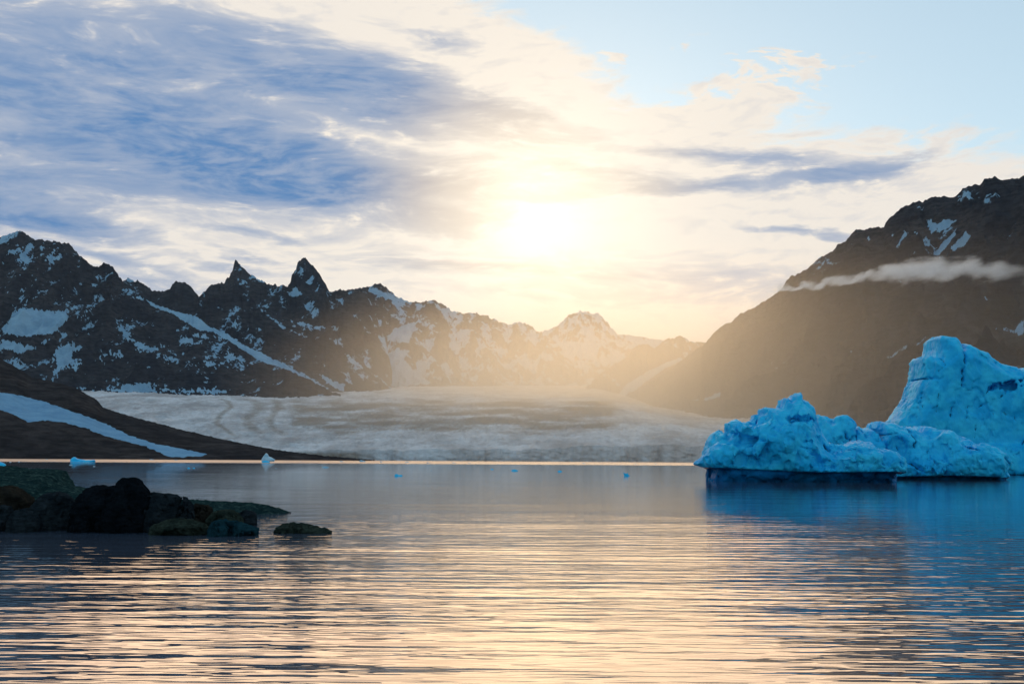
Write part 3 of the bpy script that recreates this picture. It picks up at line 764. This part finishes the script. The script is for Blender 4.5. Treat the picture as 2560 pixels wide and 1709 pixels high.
def m_ice(name, deep, light, wet=False, sc=1.0, glow=0.0):
    mt, t, b = mat_new(name)
    p = pos(t)
    n = t.noise(p, 0.22 * sc, 6, 0.6)
    n2 = t.noise(t.mapping(p, scale=(1, 1, 0.45)), 1.3 * sc, 5, 0.65)
    c = t.mix(t.ramp(n, 0.36, 0.64), deep, light)
    c = t.mix(t.ramp(n2, 0.5, 0.85, 0.0, 0.55), c, (deep[0] * .5, deep[1] * .55, deep[2] * .7, 1))
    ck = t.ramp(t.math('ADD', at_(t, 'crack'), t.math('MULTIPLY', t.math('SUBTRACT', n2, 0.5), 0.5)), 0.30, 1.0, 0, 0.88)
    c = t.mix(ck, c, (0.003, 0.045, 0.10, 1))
    t.l.new(c, b.inputs['Base Color'])
    b.inputs['Roughness'].default_value = 0.28 if wet else 0.5
    b.inputs['Specular IOR Level'].default_value = 0.03 if wet else 0.12
    bp = t.new('ShaderNodeBump'); bp.inputs['Distance'].default_value = 0.25 / sc; bp.inputs['Strength'].default_value = 0.45
    t.l.new(t.noise(p, 3.0 * sc, 5, 0.6), bp.inputs['Height']); t.l.new(bp.outputs[0], b.inputs['Normal'])
    if glow:                       # daylight soaks through the body of the ice
        tr = t.new('ShaderNodeBsdfTranslucent'); mx = t.new('ShaderNodeMixShader')
        t.l.new(t.mix(0.55, c, (0.12, 0.78, 1.0, 1)), tr.inputs['Color'])
        mx.inputs[0].default_value = glow
        t.l.new(b.outputs[0], mx.inputs[1]); t.l.new(tr.outputs[0], mx.inputs[2])
        t.l.new(mx.outputs[0], t.n['Material Output'].inputs['Surface'])
    return mt
M_ICE = m_ice('blue_glacier_ice', (0.006, 0.44, 0.88, 1), (0.030, 0.60, 0.97, 1), glow=0.12)
M_ICE_WET_SHADE = m_ice('wet_shaded_ice', (0.001, 0.10, 0.30, 1), (0.002, 0.14, 0.36, 1), wet=True)  # wet ice, its colour also darkened for the shade under the overhang
M_ICE_PALE = m_ice('pale_weathered_ice', (0.22, 0.45, 0.62, 1), (0.42, 0.60, 0.72, 1))

def iceberg(label, outline, yc, T, Rr, h, undercut, **kw):
    V, Q, ck = solid(outline, yc, T, Rr, h, **kw)
    cx = float(V[:, 0].mean())
    root = thing('iceberg', label, 'iceberg', (cx, yc, 0))
    Vl = V - np.array([cx, yc, 0])
    zc = V[Q, 2].mean(1); xc = V[Q, 0].mean(1)
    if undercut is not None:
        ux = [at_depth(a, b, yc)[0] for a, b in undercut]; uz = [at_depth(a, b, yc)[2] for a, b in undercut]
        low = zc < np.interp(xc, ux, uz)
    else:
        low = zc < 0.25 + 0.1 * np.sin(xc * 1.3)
    for nm, kp, mt in (('ice_body', ~low, M_ICE), ('waterline_undercut', low, M_ICE_WET_SHADE)):
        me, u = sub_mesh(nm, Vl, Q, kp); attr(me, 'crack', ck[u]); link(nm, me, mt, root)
    return root

def mpp(yc): return yc / FPX * 0.38273        # metres per crop pixel at that depth

def build_bergs():
    # tall one behind
    k = mpp(306)
    iceberg('tallest iceberg, a blue ice wall with a square tower, cut by the right edge',
        c4([(1300, 1120), (1310, 1000), (1335, 800), (1375, 610), (1400, 580), (1440, 520), (1480, 460), (1505, 380), (1530, 335), (1540, 210), (1560, 190), (1620, 190), (1632, 150), (1630, 80), (1655, 58),
            (1760, 72), (1788, 125), (1800, 110), (1830, 112), (1900, 150), (1950, 165), (1990, 205), (2060, 240), (2150, 262), (2170, 280), (2210, 265), (2247, 262), (2330, 300), (2420, 420), (2500, 600), (2540, 900), (2550, 1120)]),
        306, 11, 4.0, 0.30, None, p=4.0, depth_z=-2, lo=(1.6, 11.0), mid=(0.2, 4.0), facets=(1.5, 6.0), fine=(0.38, 1.3), seed=2.3, edge=0.05, crease=(0.55, 2.6, 0.035, 2.4),
        balls=[tuple(c4([(2000, 880)])[0]) + (-11, 330 * k, 130 * k, 4, 1), tuple(c4([(2160, 925)])[0]) + (-13, 160 * k, 60 * k, 4, 1),
               tuple(c4([(2200, 470)])[0]) + (-9, 160 * k, 120 * k, 3, 1), tuple(c4([(2080, 400)])[0]) + (-9, 120 * k, 30 * k, 2.5, -1)],
        cracks=[(c4([(1787, 120), (1765, 200), (1748, 300), (1742, 390)]), 0.42, 2.2), (c4([(2260, 335), (2150, 350), (2050, 362), (1980, 388), (1940, 410)]), 0.40, 1.5), (c4([(2040, 370), (2012, 440), (1975, 475)]), 0.30, 1.1),
                (c4([(1530, 340), (1600, 350)]), 0.28, 0.8), (c4([(1632, 180), (1640, 260), (1600, 300)]), 0.22, 0.7), (c4([(2012, 560), (2030, 575)]), 0.75, 1.4), (c4([(1708, 458), (1713, 463)]), 0.5, 0.9), (c4([(2222, 722), (2232, 728)]), 0.7, 1.2),
                (c4([(2140, 735), (2120, 765)]), 0.35, 0.8), (c4([(2140, 872), (2152, 868)]), 0.5, 0.9), (c4([(1690, 500), (1672, 560), (1660, 610)]), 0.28, 0.8), (c4([(1942, 525), (1938, 580)]), 0.35, 0.8),
                (c4([(1860, 522), (1890, 510)]), 0.3, 0.7), (c4([(1780, 520), (1770, 600)]), 0.22, 0.7), (c4([(1590, 430), (1580, 560)]), 0.2, 0.7), (c4([(1520, 430), (1500, 540)]), 0.2, 0.7), (c4([(1830, 640), (1820, 720)]), 0.25, 0.7), (c4([(1740, 350), (1742, 358)]), 0.5, 0.9),
                (c4([(1930, 400), (1890, 450)]), 0.22, 0.6), (c4([(2060, 560), (2080, 620)]), 0.25, 0.6)])
    # right half of the front pair
    k = mpp(214)
    iceberg('low long blue iceberg with dark vertical cracks, in front of the tall one',
        c4([(640, 1080), (640, 900), (720, 780), (820, 650), (862, 565), (900, 570), (960, 590), (1050, 600), (1060, 640), (1110, 632), (1150, 650), (1160, 662), (1200, 650), (1230, 672), (1265, 610), (1300, 616), (1370, 620), (1380, 632), (1410, 642),
            (1470, 645), (1500, 665), (1530, 672), (1550, 640), (1600, 645), (1640, 662), (1730, 670), (1750, 690), (1830, 720), (1900, 770), (1950, 815), (2000, 860), (2050, 905), (2090, 945), (2092, 990), (2080, 1080)]),
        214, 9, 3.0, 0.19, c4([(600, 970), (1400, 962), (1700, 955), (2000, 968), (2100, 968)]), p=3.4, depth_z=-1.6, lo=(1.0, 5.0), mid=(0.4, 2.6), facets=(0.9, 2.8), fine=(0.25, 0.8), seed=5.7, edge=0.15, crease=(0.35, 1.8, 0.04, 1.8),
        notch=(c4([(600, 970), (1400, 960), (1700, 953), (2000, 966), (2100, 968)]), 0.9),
        balls=[tuple(c4([(1780, 880)])[0]) + (-8.5, 250 * k, 130 * k, 4.0, 1), tuple(c4([(1480, 900)])[0]) + (-9, 120 * k, 90 * k, 3.0, 1), tuple(c4([(1000, 680)])[0]) + (-6.5, 90 * k, 110 * k, 3, 1),
               tuple(c4([(1650, 760)])[0]) + (-7, 110 * k, 90 * k, 3, 1), tuple(c4([(1330, 790)])[0]) + (-9.5, 60 * k, 90 * k, 2.5, -1)],
        cracks=[(c4([(985, 680), (1000, 720), (1030, 765)]), 0.24, 1.0), (c4([(1072, 650), (1066, 720), (1060, 780)]), 0.22, 1.0), (c4([(1110, 640), (1132, 690)]), 0.2, 0.8), (c4([(1248, 680), (1262, 760), (1300, 845)]), 0.50, 1.8),
                (c4([(1260, 702), (1330, 695)]), 0.3, 0.8), (c4([(1432, 690), (1442, 730), (1425, 790)]), 0.34, 1.1), (c4([(1380, 880), (1440, 930)]), 0.22, 0.7), (c4([(1075, 655), (1115, 645)]), 0.22, 0.7),
                (c4([(1340, 740), (1350, 800)]), 0.2, 0.6), (c4([(1520, 760), (1500, 850), (1540, 900)]), 0.18, 0.5), (c4([(1700, 770), (1790, 800)]), 0.18, 0.5), (c4([(1960, 850), (2000, 880)]), 0.25, 0.6), (c4([(1590, 910), (1600, 950)]), 0.2, 0.5)])
    # left half of the front pair
    k = mpp(181)
    iceberg('rounded blue iceberg with scalloped hollows and a ragged crown, nearest on the right',
        c4([(150, 1090), (150, 915), (92, 886), (150, 830), (175, 740), (215, 690), (262, 660), (290, 690), (302, 688), (296, 622), (365, 595), (400, 612), (470, 605), (474, 562), (520, 566), (522, 526), (545, 518), (640, 522), (655, 460), (690, 462),
            (742, 430), (775, 422), (784, 470), (820, 480), (855, 520), (864, 552), (880, 610), (905, 690), (950, 745), (1060, 765), (1150, 735), (1190, 742), (1240, 748), (1270, 800), (1300, 852), (1340, 850), (1362, 882), (1420, 936), (1418, 1090)]),
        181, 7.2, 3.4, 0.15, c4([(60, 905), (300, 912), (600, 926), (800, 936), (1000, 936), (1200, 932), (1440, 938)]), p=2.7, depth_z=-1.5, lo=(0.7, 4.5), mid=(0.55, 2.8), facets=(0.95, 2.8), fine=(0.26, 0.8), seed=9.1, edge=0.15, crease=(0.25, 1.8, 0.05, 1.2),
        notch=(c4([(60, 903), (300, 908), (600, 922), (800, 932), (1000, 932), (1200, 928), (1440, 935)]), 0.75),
        balls=[tuple(c4([(640, 760)])[0]) + (-6.2, 240 * k, 160 * k, 3.2, 1), tuple(c4([(300, 850)])[0]) + (-5.5, 190 * k, 100 * k, 3.0, 1), tuple(c4([(1130, 890)])[0]) + (-6.5, 250 * k, 120 * k, 3.4, 1), tuple(c4([(800, 890)])[0]) + (-6.5, 220 * k, 80 * k, 2.6, 1),
               tuple(c4([(450, 680)])[0]) + (-5.0, 160 * k, 40 * k, 2.0, 1),
               tuple(c4([(730, 600)])[0]) + (-7.0, 120 * k, 36 * k, 2.8, -1), tuple(c4([(790, 852)])[0]) + (-9.0, 42 * k, 34 * k, 1.6, -1), tuple(c4([(868, 895)])[0]) + (-9.0, 50 * k, 36 * k, 1.7, -1), tuple(c4([(325, 850)])[0]) + (-8.4, 36 * k, 42 * k, 1.3, -1),
               tuple(c4([(390, 735)])[0]) + (-7.0, 80 * k, 30 * k, 2.0, -1), tuple(c4([(1010, 800)])[0]) + (-8.5, 60 * k, 34 * k, 1.6, -1), tuple(c4([(470, 800)])[0]) + (-8.6, 30 * k, 70 * k, 1.4, -1)],
        cracks=[(c4([(885, 765), (905, 792), (930, 800)]), 0.30, 1.0), (c4([(696, 458), (697, 490)]), 0.16, 0.8), (c4([(530, 876), (536, 880)]), 0.25, 0.6), (c4([(700, 780), (780, 800)]), 0.12, 0.3)])
build_bergs()

def floe(outline, yc, T, label, mat, h=None, group=None, name='ice_floe', cat='ice floe', seed=1.0):
    o_ = np.array(outline); wpx = o_[:, 0].max() - o_[:, 0].min()
    sz = wpx * yc / FPX
    h = h or max(sz / 22, 0.02)
    V, Q, ck = solid(outline, yc, T, T * 0.8, h, depth_z=-0.12 * sz, lo=(0.05 * sz, 0.3 * sz), fine=(0.03 * sz, 0.1 * sz), seed=seed)
    c = np.array([V[:, 0].mean(), yc, 0]); me = raw_mesh(name, V - c, Q); attr(me, 'crack', ck)
    o = link(name, me, mat); o.location = c
    return tag(o, label, cat, group)

def wd(x, y):          # distance of the water under a pixel
    return float(on_water(x, y)[1])

def build_floes():
    floe(c1([(438, 1560), (440, 1512), (452, 1497), (466, 1497), (480, 1508), (520, 1512), (560, 1516), (596, 1515), (590, 1524), (570, 1560)]), wd(208, 1154.5), 6, 'low blue ice floe with a raised left end, beyond the dark boulders', M_ICE, seed=3)
    floe(c1([(1622, 1540), (1628, 1512), (1640, 1490), (1655, 1472), (1666, 1478), (1672, 1494), (1690, 1500), (1712, 1512), (1700, 1540)]), wd(670, 1153), 5, 'pale pyramid-shaped small iceberg near the far left shore', M_ICE_PALE, seed=4, name='small_iceberg', cat='iceberg')
    floe(c1([(1628, 1550), (1630, 1524), (1650, 1517), (1678, 1524), (1682, 1550)]), wd(665, 1156), 3, 'flat blue floe lying just in front of the pale pyramid iceberg', M_ICE, seed=5)
    floe(c5([(-40, 160), (-40, 100), (0, 92), (20, 98), (38, 108), (42, 120), (30, 160)]), wd(8, 1167), 1.6, 'blue ice floe cut by the left edge above the rocks', M_ICE, seed=6)
    floe(c2([(608, 1275), (612, 1250), (622, 1246), (634, 1252), (650, 1252), (655, 1257), (650, 1275)]), wd(995, 1189), 0.5, 'small blue ice chunk alone on the water left of the sun glitter', M_ICE, seed=7)
    floe(c2([(1828, 1275), (1838, 1252), (1829, 1241), (1842, 1243), (1850, 1246), (1858, 1239), (1858, 1250), (1868, 1256), (1866, 1275)]), wd(1566, 1189), 0.5, 'small spiky blue ice chunk on the water left of the nearest iceberg', M_ICE, seed=8)
    floe(c5([(1276, 150), (1280, 132), (1290, 130), (1300, 136), (1302, 150)]), wd(472, 1170), 0.4, 'left one of a pair of tiny blue ice bits behind the dark rocks', M_ICE, seed=9)
    floe(c5([(1314, 150), (1316, 134), (1328, 132), (1332, 138), (1330, 150)]), wd(485, 1170), 0.4, 'right one of a pair of tiny blue ice bits behind the dark rocks', M_ICE, seed=10)
    floe(c2([(1226, 1245), (1236, 1226), (1252, 1222), (1266, 1226), (1272, 1230), (1262, 1245)]), wd(1286, 1176.5), 0.6, 'small dark ice chunk left of the sun glitter column', M_ICE, seed=11)
    floe(c2([(1476, 1248), (1484, 1230), (1494, 1227), (1508, 1234), (1508, 1248)]), wd(1398, 1178.5), 0.5, 'small dark ice chunk right of the sun glitter column', M_ICE, seed=12)
    floe(c2([(1122, 1236), (1124, 1220), (1138, 1220), (1142, 1224), (1140, 1236)]), wd(1229, 1173), 0.5, 'flat ice bit between the glitter column and the lone blue chunk', M_ICE, seed=13)
    floe(c2([(222, 1226), (226, 1209), (244, 1206), (262, 1211), (260, 1226)]), wd(813, 1168), 0.6, 'thin flat floe on the grey water right of the pyramid iceberg', M_ICE_PALE, seed=14)
    floe(c4([(2066, 1010), (2070, 975), (2078, 970), (2086, 980), (2088, 1010)]), wd(2496, 1196), 0.4, 'tiny white ice bit at the right tip of the long low iceberg', M_ICE_PALE, seed=15)
    rnd = random.Random(5)
    for (x, y, w) in [(26, 1155, 5), (48, 1154, 5), (177, 1162, 9), (236, 1165.5, 6), (117, 1148, 6), (150, 1147, 14), (751, 1154, 6), (805, 1163, 5), (1077, 1176, 5), (854, 1154, 10), (906, 1154, 16), (953, 1154.5, 7),
                      (1018, 1155.5, 12), (1070, 1157, 8), (1135, 1157, 10), (1173, 1157, 8), (380, 1149, 12), (440, 1150, 8), (1460, 1158.5, 9), (1590, 1159.5, 8), (1640, 1159.5, 7), (690, 1170, 4)]:
        D = wd(x, y)
        hh = w * rnd.uniform(0.16, 0.32)
        floe([(x - w / 2, y + 3), (x - w * 0.5, y - hh * 0.4), (x - w * rnd.uniform(0.1, 0.3), y - hh), (x + w * 0.2, y - hh * rnd.uniform(0.5, 0.9)), (x + w / 2, y - hh * 0.3), (x + w * 0.5, y + 3)],
             D, w * D / FPX * 0.4, 'tiny scattered ice fragment on the far water near the glacier', M_ICE_PALE, group='ice fragments on the far water', seed=x, h=w * D / FPX / 14, name='ice_fragment', cat='ice fragment')
build_floes()

# ------------------------------------------------------------------ shore rocks
def m_rock(name, a, b_, sc, lichen=None, rough=0.65, spec=0.0):
    mt, t, b = mat_new(name)
    p = t.new('ShaderNodeTexCoord').outputs['Object']
    n = t.noise(p, sc, 7, 0.65); n2 = t.noise(t.mapping(p, rot=(0, 0.25, 0), scale=(0.6, 0.6, 2.6)), sc * 3, 6, 0.7)
    c = t.mix(t.ramp(n, 0.32, 0.68), a, b_)
    c = t.mix(t.ramp(n2, 0.42, 0.72, 0, 0.7), c, (a[0] * .35, a[1] * .35, a[2] * .35, 1))
    if lichen:
        c = t.mix(t.ramp(t.noise(p, sc * 2.3, 6, 0.7), 0.5, 0.64, 0, 0.8), c, lichen)
    t.l.new(c, b.inputs['Base Color']); b.inputs['Roughness'].default_value = rough
    b.inputs['Specular IOR Level'].default_value = spec
    bp = t.new('ShaderNodeBump'); bp.inputs['Distance'].default_value = 0.12; bp.inputs['Strength'].default_value = 0.9
    t.l.new(n2, bp.inputs['Height']); t.l.new(bp.outputs[0], b.inputs['Normal'])
    return mt
M_BLACK = m_rock('black_wet_rock', (0.003, 0.005, 0.007, 1), (0.008, 0.012, 0.017, 1), 1.2, rough=0.7)
M_SLAB = m_rock('grey_green_slab_rock', (0.006, 0.020, 0.024, 1), (0.018, 0.042, 0.044, 1), 1.6, lichen=(0.040, 0.075, 0.070, 1))
M_BRN = m_rock('brown_rock', (0.014, 0.014, 0.013, 1), (0.028, 0.025, 0.020, 1), 1.5)
M_MOSS = m_rock('mossy_striped_rock', (0.012, 0.020, 0.018, 1), (0.040, 0.056, 0.046, 1), 2.2, lichen=(0.008, 0.010, 0.009, 1))
M_WETB = m_rock('wet_blue_grey_rock', (0.006, 0.026, 0.038, 1), (0.012, 0.045, 0.062, 1), 1.4, rough=0.4)
M_DKG = m_rock('dark_grey_rock', (0.008, 0.013, 0.018, 1), (0.024, 0.034, 0.042, 1), 1.3, rough=0.55)

def boulder(name, label, outline, yc, T, mat, Rr=None, h=None, cat='boulder', rough=0.085, seed=0.0, p=3.8, **kw):
    ol = c5(outline); a = np.array(ol)
    sz = (a[:, 0].max() - a[:, 0].min()) * yc / FPX
    h = h or min(0.045, sz / 30)
    V, Q, ck = solid(ol, yc, T, Rr or T * 0.75, h, depth_z=-0.35, lo=kw.pop('lo', (0.06 * min(sz, 2), 0.8)), fine=(rough, 0.22), seed=seed, p=p, crease=kw.pop('crease', (0.10, 0.7, 0.05, 1.6)), facets=(lambda q: (q[0] * 1.9, q[1]))(kw.pop('facets', (0.09, 0.7))), edge=0.15, planes=kw.pop('planes', 8), **kw)
    c = np.array([V[:, 0].mean(), yc, 0])
    o = link(name, raw_mesh(name, V - c, Q), mat); o.location = c
    return tag(o, label, cat)

def build_rocks():
    boulder('rock_slab', 'large grey-green sloping rock slab at the left edge behind the boulders',
        [(-300, 620), (-300, 120), (0, 141), (110, 145), (220, 156), (250, 190), (290, 220), (335, 258), (420, 276), (540, 290), (640, 330), (760, 420), (900, 620)], 62, 5.5, M_SLAB, Rr=2.2, h=0.11, cat='rock slab', seed=1.1, planes=0, p=2.0, lo=(0.35, 2.2), rough=0.14, lean=-0.9, facets=(0.18, 1.6))
    boulder('rock_ledge', 'long flat grey-green rock ledge tapering right into the water',
        [(1000, 620), (1050, 400), (1150, 350), (1290, 348), (1430, 357), (1560, 362), (1700, 370), (1800, 385), (1900, 412), (1965, 432), (1985, 445), (1940, 620)], 64.5, 3.2, M_SLAB, Rr=1.0, h=0.075, cat='rock ledge', seed=2.2, planes=0, p=1.8, lo=(0.22, 1.6), rough=0.10, facets=(0.12, 0.9))
    boulder('boulder', 'brown blocky boulder at the left edge in front of the slab',
        [(-120, 640), (-120, 300), (0, 282), (40, 258), (100, 262), (150, 300), (195, 330), (212, 370), (205, 420), (190, 640)], 52.5, 1.5, M_BRN, seed=3.3, facets=(0.12, 0.8))
    boulder('boulder', 'low square dark block in the water at the left edge',
        [(-140, 680), (-130, 400), (0, 388), (50, 400), (66, 430), (64, 680)], 47.5, 1.1, M_DKG, seed=4.4, facets=(0.10, 0.6))
    boulder('boulder', 'domed dark boulder left of the black boulders',
        [(160, 680), (190, 480), (240, 400), (290, 335), (340, 305), (390, 298), (430, 312), (470, 350), (490, 400), (492, 470), (480, 680)], 48.3, 1.5, M_DKG, seed=5.5, facets=(0.08, 0.8))
    boulder('boulder', 'small low dark boulder between the square block and the domed boulder',
        [(60, 680), (70, 470), (110, 425), (170, 410), (230, 440), (270, 520), (280, 680)], 46.8, 0.9, M_DKG, seed=6.6)
    boulder('boulder', 'low dark boulder wedged between the domed and the black boulder',
        [(460, 680), (480, 430), (520, 395), (580, 395), (630, 440), (640, 680)], 46.9, 0.8, M_BLACK, seed=7.7)
    boulder('boulder', 'broad black boulder left of the tall black one',
        [(540, 690), (528, 400), (530, 345), (550, 295), (590, 262), (635, 250), (690, 254), (715, 266), (740, 258), (775, 256), (810, 268), (880, 290), (930, 420), (930, 690)], 48.0, 1.6, M_BLACK, seed=8.8, facets=(0.08, 0.9))
    boulder('boulder', 'tallest black boulder with a knob-shaped head, centre of the rock pile',
        [(700, 690), (720, 430), (760, 330), (800, 290), (814, 270), (814, 238), (830, 215), (860, 202), (905, 199), (940, 208), (960, 245), (990, 275), (1006, 300), (1040, 380), (1060, 690)], 47.2, 1.3, M_BLACK, seed=9.9, facets=(0.10, 0.7))
    boulder('boulder', 'flat-topped charcoal block right of the tall black boulder',
        [(985, 690), (1000, 330), (1020, 300), (1060, 300), (1110, 310), (1145, 309), (1190, 320), (1214, 332), (1222, 400), (1235, 690)], 47.6, 1.2, M_DKG, Rr=0.5, seed=10.1, facets=(0.10, 0.7))
    boulder('boulder', 'narrow charcoal block split from the flat-topped one by a crack',
        [(1222, 690), (1222, 360), (1228, 330), (1262, 342), (1290, 362), (1306, 400), (1312, 470), (1312, 690)], 47.9, 1.0, M_DKG, Rr=0.4, seed=11.1)
    boulder('boulder', 'rusty brown block between the charcoal block and the rounded boulder',
        [(1305, 640), (1308, 395), (1330, 380), (1400, 385), (1436, 398), (1442, 430), (1430, 640)], 51.5, 0.9, M_BRN, seed=12.1)
    boulder('boulder', 'rounded olive-grey boulder in front of the ledge',
        [(1405, 640), (1420, 470), (1450, 436), (1510, 420), (1570, 418), (1620, 440), (1648, 475), (1665, 530), (1660, 640)], 50.0, 1.0, M_MOSS, seed=13.1)
    boulder('boulder', 'dark rounded boulder at the right end below the ledge',
        [(1620, 610), (1640, 440), (1670, 420), (1715, 424), (1744, 450), (1748, 490), (1735, 610)], 52.5, 0.8, M_DKG, seed=14.1)
    boulder('flat_rock', 'low mossy striped rock at the water in front of the charcoal block',
        [(1010, 620), (1030, 535), (1080, 510), (1150, 485), (1220, 474), (1300, 480), (1350, 495), (1400, 510), (1425, 540), (1420, 620)], 45.6, 0.9, M_MOSS, Rr=0.55, p=2.0, seed=15.1, cat='rock')
    boulder('rock_shard', 'wet blue-grey rock shard, left of two leaning at the waterline',
        [(1415, 640), (1422, 560), (1440, 520), (1480, 484), (1510, 496), (1560, 545), (1560, 640)], 45.0, 0.7, M_WETB, Rr=0.4, seed=16.1, cat='rock', facets=(0.1, 0.5))
    boulder('rock_shard', 'wet dark blue rock shard, right of two leaning at the waterline',
        [(1500, 640), (1500, 500), (1530, 488), (1600, 498), (1680, 518), (1740, 540), (1762, 552), (1750, 640)], 45.5, 0.8, M_WETB, Rr=0.4, seed=17.1, cat='rock', facets=(0.1, 0.5))
    boulder('rock_islet', 'small low mossy rock islet alone on the water right of the ledge',
        [(1880, 640), (1870, 560), (1890, 540), (1930, 515), (1985, 505), (2060, 507), (2120, 520), (2180, 535), (2240, 550), (2268, 562), (2260, 640)], 47.2, 0.9, M_MOSS, Rr=0.5, p=2.0, seed=18.1, cat='rock', facets=(0.10, 0.35), rough=0.09)
build_rocks()

# ------------------------------------------------------------------ haze in the valley air
def build_haze():
    x0, x1, y0, y1, z0, z1 = -17000, 17000, -5000, 25000, -60, 2900
    V = np.array([[x, y, z] for z in (z0, z1) for (x, y) in ((x0, y0), (x1, y0), (x1, y1), (x0, y1))], float)
    Q = np.array([[3, 2, 1, 0], [4, 5, 6, 7], [0, 1, 5, 4], [1, 2, 6, 5], [2, 3, 7, 6], [3, 0, 4, 7]])
    mt = bpy.data.materials.new('valley_haze'); mt.use_nodes = True
    t = NT(mt.node_tree); t.n.clear()
    out = t.new('ShaderNodeOutputMaterial'); v = t.new('ShaderNodeVolumePrincipled')
    v.inputs['Color'].default_value = (0.60, 0.78, 1.0, 1)
    v.inputs['Density'].default_value = 5.0e-6
    v.inputs['Anisotropy'].default_value = 0.2
    t.l.new(v.outputs[0], out.inputs['Volume'])
    o = link('haze', raw_mesh('haze', V, Q, smooth=False), mt)
    tag(o, 'thin golden haze filling the valley air', kind='stuff')
build_haze()

def build_mist():
    """bank of sunlit mist lying over the glacier in the mouth of the valley"""
    c = np.array([640.0, 6000.0, 230.0]); rad = np.array([2250.0, 5500.0, 900.0])
    nu, nv = 32, 16
    V = []; Q = []
    for j in range(nv + 1):
        th = math.pi * j / nv
        for i in range(nu):
            ph = 2 * math.pi * i / nu
            V.append((math.sin(th) * math.cos(ph) * rad[0], math.sin(th) * math.sin(ph) * rad[1], math.cos(th) * rad[2]))
    for j in range(nv):
        for i in range(nu):
            k = (i + 1) % nu
            Q.append((j * nu + i, (j + 1) * nu + i, (j + 1) * nu + k, j * nu + k))
    mt = bpy.data.materials.new('sunlit_mist'); mt.use_nodes = True
    t = NT(mt.node_tree); t.n.clear()
    out = t.new('ShaderNodeOutputMaterial'); v = t.new('ShaderNodeVolumePrincipled')
    p = t.new('ShaderNodeTexCoord').outputs['Object']
    r = t.vmath('LENGTH', t.vmath('DIVIDE', p, tuple(float(a) for a in rad)))
    dn = t.math('MULTIPLY', t.ramp(r, 1.0, 0.1), 3.9e-4)
    t.l.new(dn, v.inputs['Density'])
    v.inputs['Color'].default_value = (1.0, 0.95, 0.82, 1)
    v.inputs['Anisotropy'].default_value = 0.84
    t.l.new(v.outputs[0], out.inputs['Volume'])
    o = link('mist_bank', raw_mesh('mist_bank', np.array(V), np.array(Q), smooth=False), mt)
    o.location = c; o.rotation_euler = (math.radians(5), 0, math.radians(11))
    tag(o, 'golden sunlit mist lying over the glacier in the valley mouth', kind='stuff')
build_mist()

def build_cloud():
    """thin wisp drifting in front of the right mountain"""
    D = 3900.0
    c = at_depth(2270, 690, D); k = D / FPX
    L, hy, hz = 400 * k, 120.0, 75 * k
    V = np.array([[x, y, z] for z in (-hz, hz) for (x, y) in ((-L, -hy), (L, -hy), (L, hy), (-L, hy))], float)
    Q = np.array([[3, 2, 1, 0], [4, 5, 6, 7], [0, 1, 5, 4], [1, 2, 6, 5], [2, 3, 7, 6], [3, 0, 4, 7]])
    mt = bpy.data.materials.new('cloud_vapour'); mt.use_nodes = True
    t = NT(mt.node_tree); t.n.clear()
    out = t.new('ShaderNodeOutputMaterial'); v = t.new('ShaderNodeVolumePrincipled')
    p = t.new('ShaderNodeTexCoord').outputs['Object']
    x, y, z = t.sep(p)
    z = t.math('ADD', z, t.math('MULTIPLY', t.math('SUBTRACT', t.noise(t.mapping(p, scale=(1, 0.3, 1)), 0.012, 4, 0.6), 0.5), 75 * k))
    u = t.math('DIVIDE', x, L)
    n1 = t.noise(t.mapping(p, rot=(0, math.radians(-14), 0), scale=(0.55, 0.25, 1.4)), 0.016, 7, 0.68, dist=0.5)
    zc = t.math('ADD', t.ramp(u, -1.0, 0.25, -36 * k, 18 * k), t.ramp(u, 0.35, 1.0, 0.0, -20 * k))
    hh = t.math('ADD', t.math('ADD', t.ramp(u, -1.0, -0.4, 5 * k, 15 * k), t.ramp(u, -0.35, 0.15, 0.0, 34 * k)), t.ramp(u, 0.4, 1.0, 0.0, -18 * k))
    r = t.vmath('LENGTH', t.comb(t.math('DIVIDE', t.math('SUBTRACT', z, zc), hh), t.math('DIVIDE', y, hy * 0.9)))
    env = t.math('MULTIPLY', t.ramp(r, 1.0, 0.0), t.math('MULTIPLY', t.ramp(u, -0.98, -0.80), t.ramp(u, 1.0, 0.75, 0.0, 1.0)))
    env = t.math('MULTIPLY', env, t.ramp(u, 0.25, 0.85, 1.0, 0.42))
    d = t.ramp(t.math('SUBTRACT', env, t.math('MULTIPLY', n1, 1.5)), -0.55, 0.25, 0.0, 0.016)
    d = t.math('MULTIPLY', d, t.ramp(env, 0.0, 0.12))
    t.l.new(d, v.inputs['Density'])
    v.inputs['Color'].default_value = (0.86, 0.93, 1.0, 1); v.inputs['Anisotropy'].default_value = 0.45
    t.l.new(v.outputs[0], out.inputs['Volume'])
    mt.cycles.volume_step_rate = 0.15
    o = link('cloud', raw_mesh('cloud', V, Q, smooth=False), mt); o.location = c
    tag(o, 'thin pale wisp of cloud drifting across the dark right mountain', 'cloud')
build_cloud()
